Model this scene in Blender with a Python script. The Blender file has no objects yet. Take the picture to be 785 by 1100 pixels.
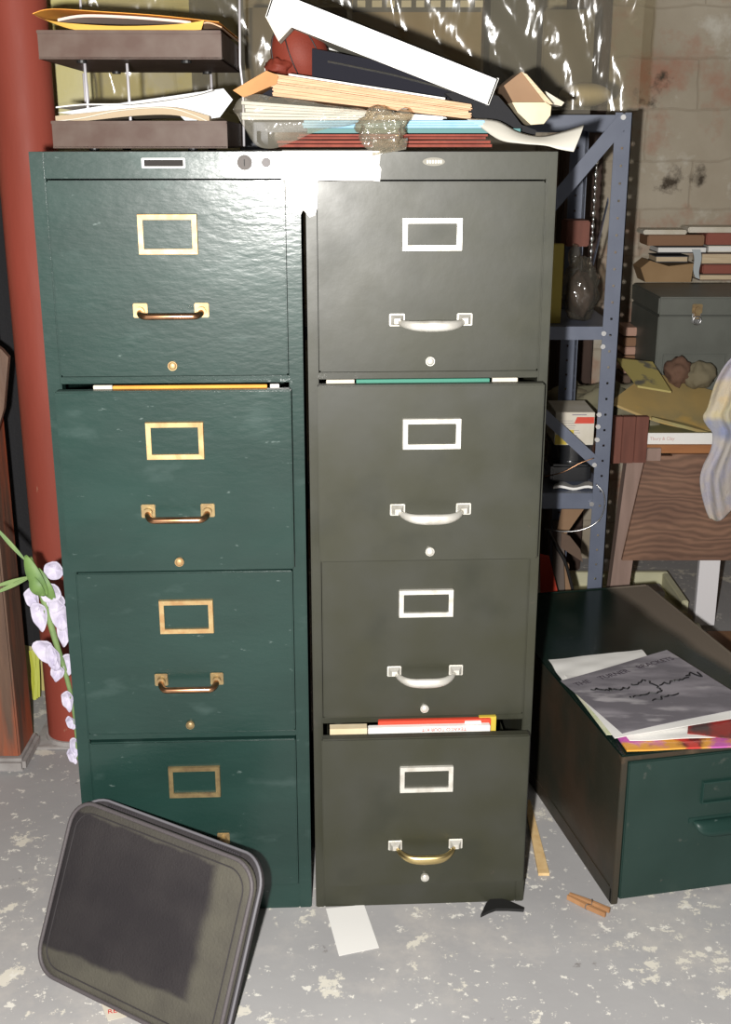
import bpy, bmesh, math, random
from mathutils import Vector, Matrix, noise
random.seed(7)
S = bpy.context.scene
COL = S.collection
PI = math.pi
R = math.radians

# ------------------------------------------------------------------ camera, world, flash, exposure
CH = 1.335; PITCH = R(17.35); FPX = 1263.0
cd = bpy.data.cameras.new('camera'); cam = bpy.data.objects.new('camera', cd); COL.objects.link(cam)
cam.location = (0, 0, CH); cam.rotation_euler = (PI/2-PITCH, 0, 0)
cd.sensor_fit = 'VERTICAL'; cd.sensor_height = 36; cd.lens = 36*FPX/1100; cd.clip_start = .02
S.camera = cam
w = bpy.data.worlds.new('world'); S.world = w; w.use_nodes = True
w.node_tree.nodes['Background'].inputs[0].default_value = (1, .93, .82, 1)
w.node_tree.nodes['Background'].inputs[1].default_value = .09
fl = bpy.data.lights.new('camera_flash', 'POINT'); fl.energy = 325; fl.shadow_soft_size = .016; fl.color = (1, .97, .93)
fo = bpy.data.objects.new('camera_flash', fl); COL.objects.link(fo); fo.location = (-.09, -.005, CH-.035)
S.view_settings.view_transform = 'Standard'; S.view_settings.look = 'None'
S.view_settings.exposure = 0; S.view_settings.gamma = 1; S.view_settings.use_curve_mapping = False

# ------------------------------------------------------------------ measuring helpers (survey of the photo)
def _ray(x, y):
    u = (x-392.5)/FPX; v = (y-550)/FPX
    return Vector((u, math.cos(PITCH)-v*math.sin(PITCH), -math.sin(PITCH)-v*math.cos(PITCH)))
def W(x, y, Y):
    r = _ray(x, y); return Vector((0, 0, CH))+r*(Y/r.y)
def Z(x, y, z):
    r = _ray(x, y); return Vector((0, 0, CH))+r*((z-CH)/r.z)

# ------------------------------------------------------------------ materials
def lin(c):
    if isinstance(c, str):
        c = tuple(int(c[i:i+2], 16)/255 for i in (0, 2, 4))
        return tuple(x/12.92 if x < .04045 else ((x+.055)/1.055)**2.4 for x in c)
    return c
_m = {}
def mat(name, col, rough=.5, metal=0, spec=.5, col2=None, sc=8, mix=(.4, .7), spots=None, bump=0, bsc=60,
        rvar=0, coat=0, crough=.15, stretch=None, detail=5, sheen=0, alpha=None, srough=.5):
    if name in _m: return _m[name]
    m = bpy.data.materials.new(name); m.use_nodes = True; _m[name] = m
    nt = m.node_tree; N = nt.nodes; L = nt.links; b = N['Principled BSDF']
    b.inputs['Roughness'].default_value = rough; b.inputs['Metallic'].default_value = metal
    b.inputs['Specular IOR Level'].default_value = spec
    b.inputs['Coat Weight'].default_value = coat; b.inputs['Coat Roughness'].default_value = crough
    if sheen: b.inputs['Sheen Weight'].default_value = sheen
    col = lin(col); b.inputs['Base Color'].default_value = (*col, 1)
    tc = N.new('ShaderNodeTexCoord'); mp = N.new('ShaderNodeMapping'); L.new(tc.outputs['Object'], mp.inputs[0])
    if stretch: mp.inputs['Scale'].default_value = stretch
    out = None
    def ramp(scale, lo, hi, det=detail, off=0):
        n = N.new('ShaderNodeTexNoise'); n.inputs['Scale'].default_value = scale; n.inputs['Detail'].default_value = det
        if off:
            mo = N.new('ShaderNodeVectorMath'); mo.operation = 'ADD'; mo.inputs[1].default_value = (off, off*1.7, off*.6)
            L.new(mp.outputs[0], mo.inputs[0]); L.new(mo.outputs[0], n.inputs['Vector'])
        else: L.new(mp.outputs[0], n.inputs['Vector'])
        if off and det > 7: n.inputs['Roughness'].default_value = srough
        r = N.new('ShaderNodeMapRange'); r.inputs[1].default_value = lo; r.inputs[2].default_value = hi
        L.new(n.outputs['Fac'], r.inputs[0]); return r.outputs[0]
    if col2 is not None:
        mx = N.new('ShaderNodeMix'); mx.data_type = 'RGBA'; mx.inputs[6].default_value = (*col, 1); mx.inputs[7].default_value = (*lin(col2), 1)
        L.new(ramp(sc, *mix), mx.inputs[0]); out = mx.outputs[2]
    for k, s in enumerate(spots or []):      # (colour, scale, lo, hi)
        mx = N.new('ShaderNodeMix'); mx.data_type = 'RGBA'; mx.inputs[6].default_value = (*col, 1); mx.inputs[7].default_value = (*lin(s[0]), 1)
        if out: L.new(out, mx.inputs[6])
        L.new(ramp(s[1], s[2], s[3], 8, 3.1+k*5.3), mx.inputs[0]); out = mx.outputs[2]
    if out: L.new(out, b.inputs['Base Color'])
    if rvar:
        r = ramp(14, .3, .7, 6, 9.0); mr = N.new('ShaderNodeMapRange'); mr.inputs[3].default_value = rough-rvar; mr.inputs[4].default_value = rough+rvar
        L.new(r, mr.inputs[0]); L.new(mr.outputs[0], b.inputs['Roughness'])
    if bump:
        n = N.new('ShaderNodeTexNoise'); n.inputs['Scale'].default_value = bsc; n.inputs['Detail'].default_value = 4
        L.new(mp.outputs[0], n.inputs['Vector'])
        bp = N.new('ShaderNodeBump'); bp.inputs['Strength'].default_value = bump; bp.inputs['Distance'].default_value = .004
        L.new(n.outputs['Fac'], bp.inputs['Height']); L.new(bp.outputs[0], b.inputs['Normal']); L.new(bp.outputs[0], b.inputs['Coat Normal'])
    if alpha is not None: b.inputs['Alpha'].default_value = alpha
    return m

GREEN = mat('green_paint', (.0095, .030, .0245), .42, spec=.26, col2=(.0135, .040, .033), sc=6, mix=(.35, .7),
            spots=[((.035, .065, .058), 11, .60, .74), ((.12, .16, .15), 60, .70, .78)], bump=.09, bsc=75, rvar=.06, coat=.28, crough=.19, stretch=(.7, 1, 1.8))
OLIVE = mat('olive_paint', (.0290, .0295, .0160), .46, spec=.38, col2=(.036, .037, .028), sc=9, mix=(.35, .7),
            spots=[((.07, .055, .04), 45, .71, .80), ((.018, .02, .012), 7, .55, .75)], bump=.03, bsc=60, rvar=.06, coat=.12, crough=.26)
BLACKIN = mat('dark_interior', (.012, .012, .011), .7)
BRASS = mat('brass', (.50, .37, .18), .5, .55, col2=(.42, .25, .11), sc=60, mix=(.4, .65))
COPPER = mat('worn_brass_bar', (.50, .27, .15), .3, 1, col2=(.33, .17, .09), sc=50)
DULLBRASS = mat('dull_brass', (.34, .25, .12), .45, .6, col2=(.22, .15, .08), sc=60)
SILVER = mat('satin_aluminium', (.74, .72, .66), .38, .55, col2=(.52, .49, .42), sc=50, mix=(.5, .75))
CHROME = mat('chrome', (.8, .8, .8), .14, 1)
STEEL = mat('steel', (.5, .5, .5), .3, 1)
WPAPER = mat('white_paper', (.80, .79, .76), .8, spec=.2)
OPAPER = mat('old_white_paper', (.66, .62, .54), .85, spec=.2, col2=(.55, .5, .4), sc=12)
CREAM = mat('cream_board', (.70, .60, .42), .8, spec=.2, col2=(.6, .48, .3), sc=14)
MANILA = mat('manila_paper', (.58, .35, .21), .8, spec=.2, col2=(.66, .44, .28), sc=25, stretch=(1, 1, 12))
KRAFT = mat('brown_envelope', (.50, .25, .10), .75, spec=.25, col2=(.42, .2, .08), sc=18)
ORANGE = mat('orange_envelope', (.80, .36, .06), .7, spec=.25, col2=(.72, .28, .05), sc=15)
REDF = mat('red_brown_folder', (.22, .042, .024), .6, spec=.2, col2=(.15, .025, .016), sc=40, bump=.3, bsc=90)
BLUEF = mat('blue_folder', (.20, .42, .60), .6, col2=(.28, .5, .66), sc=20)
TEALF = mat('teal_folder', (.03, .15, .15), .55)
NAVY = mat('black_vinyl', (.010, .010, .016), .7, spec=.12)
BLACKCLOTH = mat('black_cloth', (.012, .012, .014), .9, bump=.4, bsc=120)
TRAY = mat('tray_brown', (.115, .082, .066), .5, spec=.2, col2=(.085, .05, .038), sc=22, mix=(.35, .65))
BALL = mat('ball_leather', (.20, .036, .020), .6, spec=.25, col2=(.15, .026, .016), sc=14, bump=.15, bsc=420)
BLACKR = mat('black_rubber', (.01, .01, .01), .5)
REDPIPE = mat('red_oxide_paint', (.22, .046, .030), .6, spec=.2, col2=(.29, .062, .042), sc=4, mix=(.35, .7), stretch=(2, 2, .5),
              spots=[((.45, .33, .22), 22, .73, .8)], bump=.1, bsc=45, rvar=.08)
WOODPOST = mat('stained_post', (.15, .085, .055), .7, col2=(.09, .055, .04), sc=9, stretch=(4, 4, .5), bump=.4, bsc=40,
               spots=[((.33, .085, .035), 3, .5, .6)])
CONC = mat('concrete', (.36, .34, .33), .85, col2=(.26, .24, .23), sc=20, bump=.4, bsc=60)
BLUEST = mat('blue_grey_steel', (.115, .132, .180), .42, col2=(.095, .11, .155), sc=14)
BARK = mat('dark_brown_wood', (.060, .034, .024), .8, col2=(.035, .02, .014), sc=8, stretch=(5, 5, .6))
REDWOOD = mat('red_wood', (.17, .058, .038), .75, col2=(.12, .04, .026), sc=12, stretch=(4, 4, .5))
PINE = mat('pine', (.70, .50, .25), .65, col2=(.6, .4, .18), sc=9, stretch=(6, 6, .6))
RAWWOOD = mat('grey_brown_lumber', (.30, .205, .17), .8, col2=(.22, .15, .12), sc=9, stretch=(5, 5, .5))
ORGWOOD = mat('orange_wood', (.36, .15, .05), .6, col2=(.27, .1, .035), sc=9, stretch=(.7, 4, 5))
WHITEP = mat('white_paint', (.80, .78, .80), .5)
CHESTM = mat('grey_green_paint', (.115, .122, .105), .5, col2=(.095, .10, .085), sc=12, bump=.08)
CARD = mat('cardboard', (.27, .165, .095), .85, col2=(.22, .13, .07), sc=9)
DKCARD = mat('dark_cardboard', (.13, .085, .06), .85, col2=(.10, .065, .045), sc=9)
PAGES = mat('book_pages', (.62, .50, .34), .85, col2=(.5, .38, .24), sc=30, stretch=(.4, .4, 14))
BRICKRED = mat('red_book_cloth', (.26, .075, .05), .7)
BRNBOOK = mat('brown_book_cloth', (.24, .125, .065), .7)
DKBOOK = mat('dark_book_cloth', (.05, .05, .055), .6)
LEAF = mat('leaf_green', (.13, .22, .06), .6, col2=(.08, .15, .05), sc=30)
STEMG = mat('stem_green', (.17, .25, .09), .6, col2=(.12, .2, .08), sc=30)
PETAL = mat('white_petal', (.50, .47, .56), .75, col2=(.36, .33, .44), sc=35, spec=.2)
YELW = mat('yellow_card', (.55, .42, .05), .6)
REDPL = mat('red_plastic', (.60, .06, .03), .45)
TEXTRED = mat('red_ink', (.55, .03, .02), .6)
INK = mat('black_ink', (.01, .01, .012), .5)

def plastic(name, tint, body, gloss=.12, bumpsc=7, bstr=.5, st=(1, 1, 1)):
    m = bpy.data.materials.new(name); m.use_nodes = True; nt = m.node_tree; N = nt.nodes; L = nt.links
    N.remove(N['Principled BSDF']); o = N['Material Output']
    tr = N.new('ShaderNodeBsdfTransparent'); tr.inputs[0].default_value = (*tint, 1)
    gl = N.new('ShaderNodeBsdfGlossy'); gl.inputs['Roughness'].default_value = gloss
    df = N.new('ShaderNodeBsdfDiffuse'); df.inputs[0].default_value = (.58, .54, .44, 1)
    tc = N.new('ShaderNodeTexCoord'); n = N.new('ShaderNodeTexNoise'); n.inputs['Scale'].default_value = bumpsc; n.inputs['Detail'].default_value = 3; n.inputs['Distortion'].default_value = 1.2
    mp = N.new('ShaderNodeMapping'); mp.inputs['Scale'].default_value = st; L.new(tc.outputs['Object'], mp.inputs[0]); L.new(mp.outputs[0], n.inputs['Vector']); bp = N.new('ShaderNodeBump'); bp.inputs['Strength'].default_value = bstr; bp.inputs['Distance'].default_value = .05
    L.new(n.outputs['Fac'], bp.inputs['Height']); L.new(bp.outputs[0], gl.inputs['Normal'])
    m1 = N.new('ShaderNodeMixShader'); m1.inputs[0].default_value = body; L.new(tr.outputs[0], m1.inputs[1]); L.new(df.outputs[0], m1.inputs[2])
    lw = N.new('ShaderNodeLayerWeight'); lw.inputs[0].default_value = .5; L.new(bp.outputs[0], lw.inputs['Normal'])
    pw = N.new('ShaderNodeMath'); pw.operation = 'POWER'; pw.inputs[1].default_value = 4; L.new(lw.outputs['Facing'], pw.inputs[0])
    fr = N.new('ShaderNodeMath'); fr.operation = 'MULTIPLY_ADD'; fr.inputs[1].default_value = .7; fr.inputs[2].default_value = .05; L.new(pw.outputs[0], fr.inputs[0])
    m2 = N.new('ShaderNodeMixShader'); L.new(fr.outputs[0], m2.inputs[0]); L.new(m1.outputs[0], m2.inputs[1]); L.new(gl.outputs[0], m2.inputs[2])
    L.new(m2.outputs[0], o.inputs[0]); return m
SHEETPL = plastic('clear_sheet', (.84, .80, .66), .14, .15, 3.2, .45, (1.6, 1.6, .55))
BAGPL = plastic('clear_bag', (.92, .90, .84), .20, .14, 14, .45)
KNOTPL = plastic('clear_knot', (.86, .80, .70), .13, .12, 20, .6)

# ------------------------------------------------------------------ mesh helpers
class MB:
    def __init__(s): s.bm = bmesh.new()
    def box(s, x0, x1, y0, y1, z0, z1, bev=0, M=None):
        r = bmesh.ops.create_cube(s.bm, size=1); v = r['verts']
        bmesh.ops.scale(s.bm, vec=(abs(x1-x0), abs(y1-y0), abs(z1-z0)), verts=v)
        bmesh.ops.translate(s.bm, vec=((x0+x1)/2, (y0+y1)/2, (z0+z1)/2), verts=v)
        if bev:
            es = list({e for q in v for e in q.link_edges})
            g = bmesh.ops.bevel(s.bm, geom=es, offset=bev, segments=2, affect='EDGES', clamp_overlap=True)
            v = list(set(g['verts']) | {q for q in v if q.is_valid})
        if M is not None: bmesh.ops.transform(s.bm, matrix=M, verts=v)
        return s
    def tube(s, pts, r, n=10, closed=False, flat=None):
        pts = [Vector(p) for p in pts]; m = len(pts); rings = []
        rr = r if isinstance(r, (list, tuple)) else [r]*m
        up = None
        for i, p in enumerate(pts):
            a = pts[(i-1) % m] if (closed or i) else p; b = pts[(i+1) % m] if (closed or i < m-1) else p
            t = (b-a).normalized()
            if up is None:
                up = t.cross(Vector((0, 0, 1)));
                if up.length < .1: up = t.cross(Vector((0, 1, 0)))
            up = (up-t*up.dot(t)).normalized(); v = t.cross(up)
            fa, fb = flat if flat else (1, 1)
            rings.append([s.bm.verts.new(p+(up*math.cos(2*PI*k/n)*fa+v*math.sin(2*PI*k/n)*fb)*rr[i]) for k in range(n)])
        for i in range(m if closed else m-1):
            A, B = rings[i], rings[(i+1) % m]
            for k in range(n): s.bm.faces.new((A[k], A[(k+1) % n], B[(k+1) % n], B[k]))
        if not closed: s.bm.faces.new(rings[0][::-1]); s.bm.faces.new(rings[-1])
        return s
    def prism(s, poly, d):          # poly: list of 3D points, d: extrusion vector
        d = Vector(d); a = [s.bm.verts.new(Vector(p)) for p in poly]; b = [s.bm.verts.new(Vector(p)+d) for p in poly]
        n = len(a); s.bm.faces.new(a[::-1]); s.bm.faces.new(b)
        for i in range(n): s.bm.faces.new((a[i], a[(i+1) % n], b[(i+1) % n], b[i]))
        return s
    def patch(s, c, nx, ny, f=None, th=.0008, tdir=None):   # c: four corners 00,10,11,01
        c = [Vector(p) for p in c]; g = []
        nrm = Vector(tdir) if tdir else (c[1]-c[0]).cross(c[3]-c[0]).normalized()
        for off in (0, 1):
            rows = []
            for j in range(ny+1):
                v = j/ny; row = []
                for i in range(nx+1):
                    u = i/nx; p = (c[0]*(1-u)+c[1]*u)*(1-v)+(c[3]*(1-u)+c[2]*u)*v
                    if f: p = p+Vector(f(u, v))
                    row.append(s.bm.verts.new(p+nrm*th*off))
                rows.append(row)
            g.append(rows)
        for j in range(ny):
            for i in range(nx):
                s.bm.faces.new((g[0][j][i], g[0][j+1][i], g[0][j+1][i+1], g[0][j][i+1]))
                s.bm.faces.new((g[1][j][i], g[1][j][i+1], g[1][j+1][i+1], g[1][j+1][i]))
        per = [(0, i) for i in range(nx)]+[(j, nx) for j in range(ny)]+[(ny, i) for i in range(nx, 0, -1)]+[(j, 0) for j in range(ny, 0, -1)]
        for k in range(len(per)):
            a = per[k]; b = per[(k+1) % len(per)]
            s.bm.faces.new((g[0][a[0]][a[1]], g[0][b[0]][b[1]], g[1][b[0]][b[1]], g[1][a[0]][a[1]]))
        return s
    def ball(s, c, r, seg=16, f=None):
        q = bmesh.ops.create_uvsphere(s.bm, u_segments=seg, v_segments=max(6, seg//2+2), radius=1)
        r = r if isinstance(r, (tuple, list)) else (r, r, r)
        for v in q['verts']:
            if f: v.co *= f(v.co)
            v.co = Vector((v.co.x*r[0], v.co.y*r[1], v.co.z*r[2]))+Vector(c)
        return s
    def cyl(s, c, r, d, axis='Z', n=20, r2=None):
        q = bmesh.ops.create_cone(s.bm, cap_ends=True, segments=n, radius1=r, radius2=r if r2 is None else r2, depth=d)
        M = Matrix.Translation(Vector(c))
        if axis == 'Y': M = M @ Matrix.Rotation(PI/2, 4, 'X')
        if axis == 'X': M = M @ Matrix.Rotation(PI/2, 4, 'Y')
        bmesh.ops.transform(s.bm, matrix=M, verts=q['verts']); return s
def obj(name, mb, m, parent=None, smooth=False, loc=None, rot=None):
    bm = mb.bm; bmesh.ops.recalc_face_normals(bm, faces=bm.faces)
    me = bpy.data.meshes.new(name); bm.to_mesh(me); bm.free()
    for mm in (m if isinstance(m, (list, tuple)) else [m]): me.materials.append(mm)
    o = bpy.data.objects.new(name, me); COL.objects.link(o)
    if smooth:
        for p in me.polygons: p.use_smooth = True
    if smooth == 'auto':
        me.set_sharp_from_angle(angle=R(40))
    if parent: o.parent = parent
    if loc is not None: o.location = loc
    if rot is not None: o.rotation_euler = rot
    return o
def tag(o, label, cat, group=None):
    o['label'] = label; o['category'] = cat
    if group: o['group'] = group
    return o
def thing(name, label, cat, loc=(0, 0, 0), rot=(0, 0, 0), group=None):
    o = bpy.data.objects.new(name, None); COL.objects.link(o); o.empty_display_size = .05
    o.location = loc; o.rotation_euler = rot; return tag(o, label, cat, group)
def struct(name, mb, m, smooth=False, **k):
    o = obj(name, mb, m, smooth=smooth, **k); o['kind'] = 'structure'; return o
def one(name, mb, m, label, cat, group=None, smooth=False, recenter=True):
    o = obj(name, mb, m, smooth=smooth)
    if recenter and len(o.data.vertices):
        c = sum((v.co for v in o.data.vertices), Vector())/len(o.data.vertices); zm = min(v.co.z for v in o.data.vertices)
        b = Vector((c.x, c.y, zm)); o.data.transform(Matrix.Translation(-b)); o.location = b
    return tag(o, label, cat, group)
def text(name, s, size, m, parent, loc, rot, ext=.0002, align='CENTER'):
    c = bpy.data.curves.new(name, 'FONT'); c.body = s; c.size = size; c.extrude = ext; c.align_x = align; c.align_y = 'CENTER'
    t_ = bpy.data.objects.new(name, c); COL.objects.link(t_); bpy.context.view_layer.update()
    me = bpy.data.meshes.new_from_object(t_.evaluated_get(bpy.context.evaluated_depsgraph_get())); bpy.data.objects.remove(t_)
    me.materials.clear(); me.materials.append(m); me.name = name; o = bpy.data.objects.new(name, me); COL.objects.link(o)
    o.parent = parent; o.location = loc; o.rotation_euler = rot; return o
def frame_from(o, x, z):
    x = Vector(x).normalized(); z = Vector(z); z = (z-x*z.dot(x)).normalized(); y = z.cross(x)
    return Matrix(((x.x, y.x, z.x, o[0]), (x.y, y.y, z.y, o[1]), (x.z, y.z, z.z, o[2]), (0, 0, 0, 1)))

# ------------------------------------------------------------------ setting
WY = 3.75
FLOOR = mat('floor_paint', (.35, .345, .348), .5, spec=.35, col2=(.405, .40, .40), sc=2.5, mix=(.35, .65),
            spots=[((.47, .45, .43), 2.6, .52, .66), ((.68, .65, .57), 11, .60, .62), ((.74, .72, .66), 44, .60, .62), ((.16, .14, .13), 16, .66, .72)],
            bump=.12, bsc=30, rvar=.08, srough=.72)
struct('floor', MB().box(-1.6, 2.4, -.6, WY+.05, -.1, 0), FLOOR)
def wallmat(name, base, col2, mort, spots, bw=.40, bh=.205):
    m = mat(name, base, .85, spec=.2, col2=col2, sc=3, mix=(.35, .65), spots=spots, bump=.7, bsc=26, srough=.65)
    nt = m.node_tree; N = nt.nodes; L = nt.links
    tc = N.new('ShaderNodeTexCoord'); sp = N.new('ShaderNodeSeparateXYZ'); cb = N.new('ShaderNodeCombineXYZ')
    L.new(tc.outputs['Object'], sp.inputs[0]); L.new(sp.outputs[0], cb.inputs[0]); L.new(sp.outputs[2], cb.inputs[1])
    br = N.new('ShaderNodeTexBrick'); br.inputs['Scale'].default_value = 1; br.inputs['Brick Width'].default_value = bw; br.inputs['Row Height'].default_value = bh
    br.inputs['Mortar Size'].default_value = .005; br.inputs['Mortar Smooth'].default_value = .9
    nz = N.new('ShaderNodeTexNoise'); nz.inputs['Scale'].default_value = 9; L.new(tc.outputs['Object'], nz.inputs['Vector'])
    ad = N.new('ShaderNodeMixRGB'); ad.blend_type = 'ADD'; ad.inputs[0].default_value = .03
    L.new(cb.outputs[0], ad.inputs[1]); L.new(nz.outputs['Color'], ad.inputs[2]); L.new(ad.outputs[0], br.inputs['Vector'])
    b = N['Principled BSDF']; src = b.inputs['Base Color'].links[0].from_socket
    mx = N.new('ShaderNodeMix'); mx.data_type = 'RGBA'; L.new(src, mx.inputs[6]); mx.inputs[7].default_value = (*mort, 1)
    mu = N.new('ShaderNodeMath'); mu.operation = 'MULTIPLY'; mu.inputs[1].default_value = .28; L.new(br.outputs['Fac'], mu.inputs[0]); L.new(mu.outputs[0], mx.inputs[0])
    L.new(mx.outputs[2], b.inputs['Base Color'])
    bp = [n for n in N if n.type == 'BUMP'][0]; b2 = N.new('ShaderNodeBump'); b2.inputs['Distance'].default_value = -.006; b2.inputs['Strength'].default_value = .4
    L.new(br.outputs['Fac'], b2.inputs['Height']); L.new(bp.outputs[0], b2.inputs['Normal']); L.new(b2.outputs[0], b.inputs['Normal'])
    return m
WALLR = wallmat('painted_block', (.44, .39, .31), (.33, .28, .21), (.24, .19, .13), [((.36, .20, .14), 4, .50, .64), ((.07, .055, .04), 5, .60, .68), ((.54, .51, .44), 6, .56, .68)], .29, .145)
WALLL = wallmat('yellow_painted_block', (.52, .46, .17), (.55, .52, .34), (.4, .36, .2), [((.52, .50, .42), 7, .56, .66)])
struct('wall_back', MB().box(-.36, 2.4, WY, WY+.1, 0, 2.7), WALLR)
struct('wall_left', MB().box(-1.6, -.38, 2.74, 2.84, 0, 2.7).box(-.48, -.38, 2.84, WY+.1, 0, 2.7), WALLL)

# ------------------------------------------------------------------ file cabinets
def rounded(w, h, r, n=6):
    pts = []
    for cx, cy, a0 in ((w-r, h-r, 0), (r, h-r, 90), (r, r, 180), (w-r, r, 270)):
        for k in range(n+1):
            a = R(a0+90*k/n); pts.append((cx+r*math.cos(a), cy+r*math.sin(a)))
    return pts
def label_frame(par, cx, z0, wd, ht, b, m, r=.002):
    mb = MB(); bm = mb.bm
    o = rounded(wd, ht, r); i = [(x+b, y+b) for x, y in rounded(wd-2*b, ht-2*b, r*.5)]
    V = lambda L_, y: [bm.verts.new((cx-wd/2+p[0], y, z0+p[1])) for p in L_]
    of, iff, ob, ib = V([(min(max(p[0], .0009), wd-.0009), min(max(p[1], .0009), ht-.0009)) for p in o], -.0055), V(i, -.0052), V(o, -.0005), V(i, -.0005); n = len(o)
    for k in range(n):
        q = (k+1) % n
        bm.faces.new((of[k], of[q], iff[q], iff[k])); bm.faces.new((of[k], of[q], ob[q], ob[k])); bm.faces.new((iff[k], iff[q], ib[q], ib[k]))
    return obj('label_holder', mb, m, par)
def bail_handle(par, cx, z, wd, mp, mbar, droop=.004):
    for sx in (-1, 1):
        mb = MB(); x = cx+sx*(wd/2-.011)
        mb.box(x-.011, x+.011, -.005, -.0008, z-.011, z+.011, bev=.0012)
        mb.cyl((x, -.008, z-.001), .0072, .010, 'Y', 14)
        obj('handle_plate', mb, mp, par, smooth='auto')
    xr = wd/2-.011; pts = []
    for k in range(6): a = PI/2*k/5; pts.append((cx-xr+.012*(1-math.cos(a)), -.007-.022*math.sin(a), z-.002-droop*math.sin(a)))
    pts = [(cx-xr, -.005, z-.001)]+pts
    pts = pts+[(2*cx-p[0], p[1], p[2]) for p in reversed(pts)]
    obj('drawer_handle', MB().tube(pts, .0052, 12), mbar, par, smooth=True)
def cast_handle(par, cx, z, wd, mp, mg, droop):
    for sx in (-1, 1):
        mb = MB(); x = cx+sx*(wd/2-.010)
        mb.box(x-.012, x+.012, -.004, -.0008, z-.0095, z+.0095, bev=.001)
        q = [(x-.010, -.004, z-.008), (x+.010, -.004, z-.008), (x+.010, -.004, z+.008), (x-.010, -.004, z+.008)]
        v = [mb.bm.verts.new(p) for p in q]; t = [mb.bm.verts.new((x+a*.0045, -.012, z+b*.004-.001)) for a, b in ((-1, -1), (1, -1), (1, 1), (-1, 1))]
        for k in range(4): mb.bm.faces.new((v[k], v[(k+1) % 4], t[(k+1) % 4], t[k]))
        mb.bm.faces.new(t)
        obj('handle_plate', mb, mp, par)
    pts = []; rr = []
    n = 18
    for k in range(n+1):
        u = -1+2*k/n; a = abs(u)
        pts.append((cx+u*(wd/2-.012), -.008-.024*(1-a**4), z-.003-droop*(1-a**3))); rr.append(.0042+.0048*(1-u*u)**.8)
    obj('drawer_handle', MB().tube(pts, rr, 12, flat=(1, .55) if False else (.7, 1)), mg, par, smooth=True)
def plug(par, cx, z, m, r=.0072):
    mb = MB().cyl((cx, -.003, z), r, .005, 'Y', 20).ball((cx, -.005, z), (r*.9, .003, r*.9), 14)
    return obj('lock_button', mb, m, par, smooth='auto')
def cabinet(kind, label, org, ang, Wd, Dp, Ht, fw, bots, dh, pulls, pm, dress, ddresses):
    c = thing('file_cabinet', label, 'filing cabinet', (org[0], org[1], 0), (0, 0, R(ang)))
    mb = MB()
    top = bots[0]+dh+.0015
    mb.box(0, fw, 0, .03, 0, Ht, bev=.0018).box(Wd-fw, Wd, 0, .03, 0, Ht, bev=.0018)          # stiles
    mb.box(0, .004, .03, Dp, 0, Ht).box(Wd-.004, Wd, .03, Dp, 0, Ht).box(.004, Wd-.004, Dp-.004, Dp, 0, Ht)
    mb.box(fw, Wd-fw, .0005, .03, top, Ht, bev=.0012).box(.0, Wd, .002, Dp, Ht-.003, Ht)
    for b_ in bots[:-1]: mb.box(fw, Wd-fw, .0006, .03, b_-.0125, b_-.0015, bev=.001)
    mb.box(fw, Wd-fw, .001, .03, .0, bots[-1]-.0015, bev=.001).box(.004, Wd-.004, .03, Dp-.004, .02, .024)
    obj('cabinet_body', mb, pm, c)
    for i, (b_, pull) in enumerate(zip(bots, pulls)):
        mb = MB(); x0, x1 = fw+.001, Wd-fw-.001; z1 = b_+dh-.001
        if pull: x0 -= .004; x1 += .004
        mb.box(x0, x1, -.0045, .016 if not pull else -.0005+.016, b_, z1, bev=.0022)
        mb.box(x0+.012, x0+.014, .015, .58, b_+.01, b_+.2).box(x1-.014, x1-.012, .015, .58, b_+.01, b_+.2)
        mb.box(x0+.014, x1-.014, .015, .58, b_+.01, b_+.013).box(x0+.014, x1-.014, .577, .58, b_+.013, b_+.2)
        d = obj('drawer', mb, pm, c, loc=(0, -pull, 0))
        hold = bpy.data.objects
        # hardware stands on the front face (y = -.0045)
        e = []
        before = set(bpy.data.objects)
        ddresses(d, i, b_)
        for o in set(bpy.data.objects)-before: o.location.y -= .0045
    dress(c)
    return c
Wg, Ho = .402, 1.325
def g_dress(d, i, b):
    fm = [BRASS, BRASS, BRASS, DULLBRASS][i]
    label_frame(d, .2005, b+.187, .0905, .0605, .0085, fm, .001)
    bail_handle(d, .2, b+.103, .116, BRASS if i == 0 else DULLBRASS, COPPER, .004 if i == 0 else .006)
    plug(d, .198, b+.0165, [BRASS, BRASS, DULLBRASS, DULLBRASS][i])
def g_plate(c):
    mb = MB().box(.166, .231, -.0022, 0, 1.3015, 1.316, bev=.0008); p = obj('name_plate', mb, mat('plate_rim', (.45, .45, .44), .5, .3), c)
    mb = MB().box(.170, .228, -.0030, -.0021, 1.304, 1.3135, bev=.0003)
    for k in range(9): mb.box(.174+k*.0058, .1775+k*.0058, -.0034, -.0028, 1.306, 1.3115)
    obj('plate_face', mb, mat('dark_plate', (.035, .032, .03), .75, spec=.1), p)
    l = obj('cabinet_lock', MB().cyl((.3195, -.004, 1.3095), .011, .009, 'Y', 24).cyl((.3195, -.0095, 1.3095), .0078, .004, 'Y', 24), mat('lock_metal', (.10, .09, .085), .6, .2, spec=.2), c, smooth='auto')
    obj('keyhole', MB().box(.3188, .3202, -.0122, -.0110, 1.3045, 1.3145), BLACKIN, l)
    k = obj('round_stop', MB().cyl((.3515, -.002, 1.3095), .007, .004, 'Y', 20).cyl((.3515, -.0045, 1.3095), .0036, .002, 'Y', 14), mat('stop_metal', (.16, .15, .15), .6, .2, spec=.2), c, smooth='auto')
gb = [.988-.312*k for k in range(4)]
cabinet('g', 'dark green four-drawer filing cabinet with brass label frames and handles', (-.500, 1.823), 2.6, Wg, .68, 1.325, .0225, gb, .297,
        (0, .038, 0, 0), GREEN, g_plate, g_dress)
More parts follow.
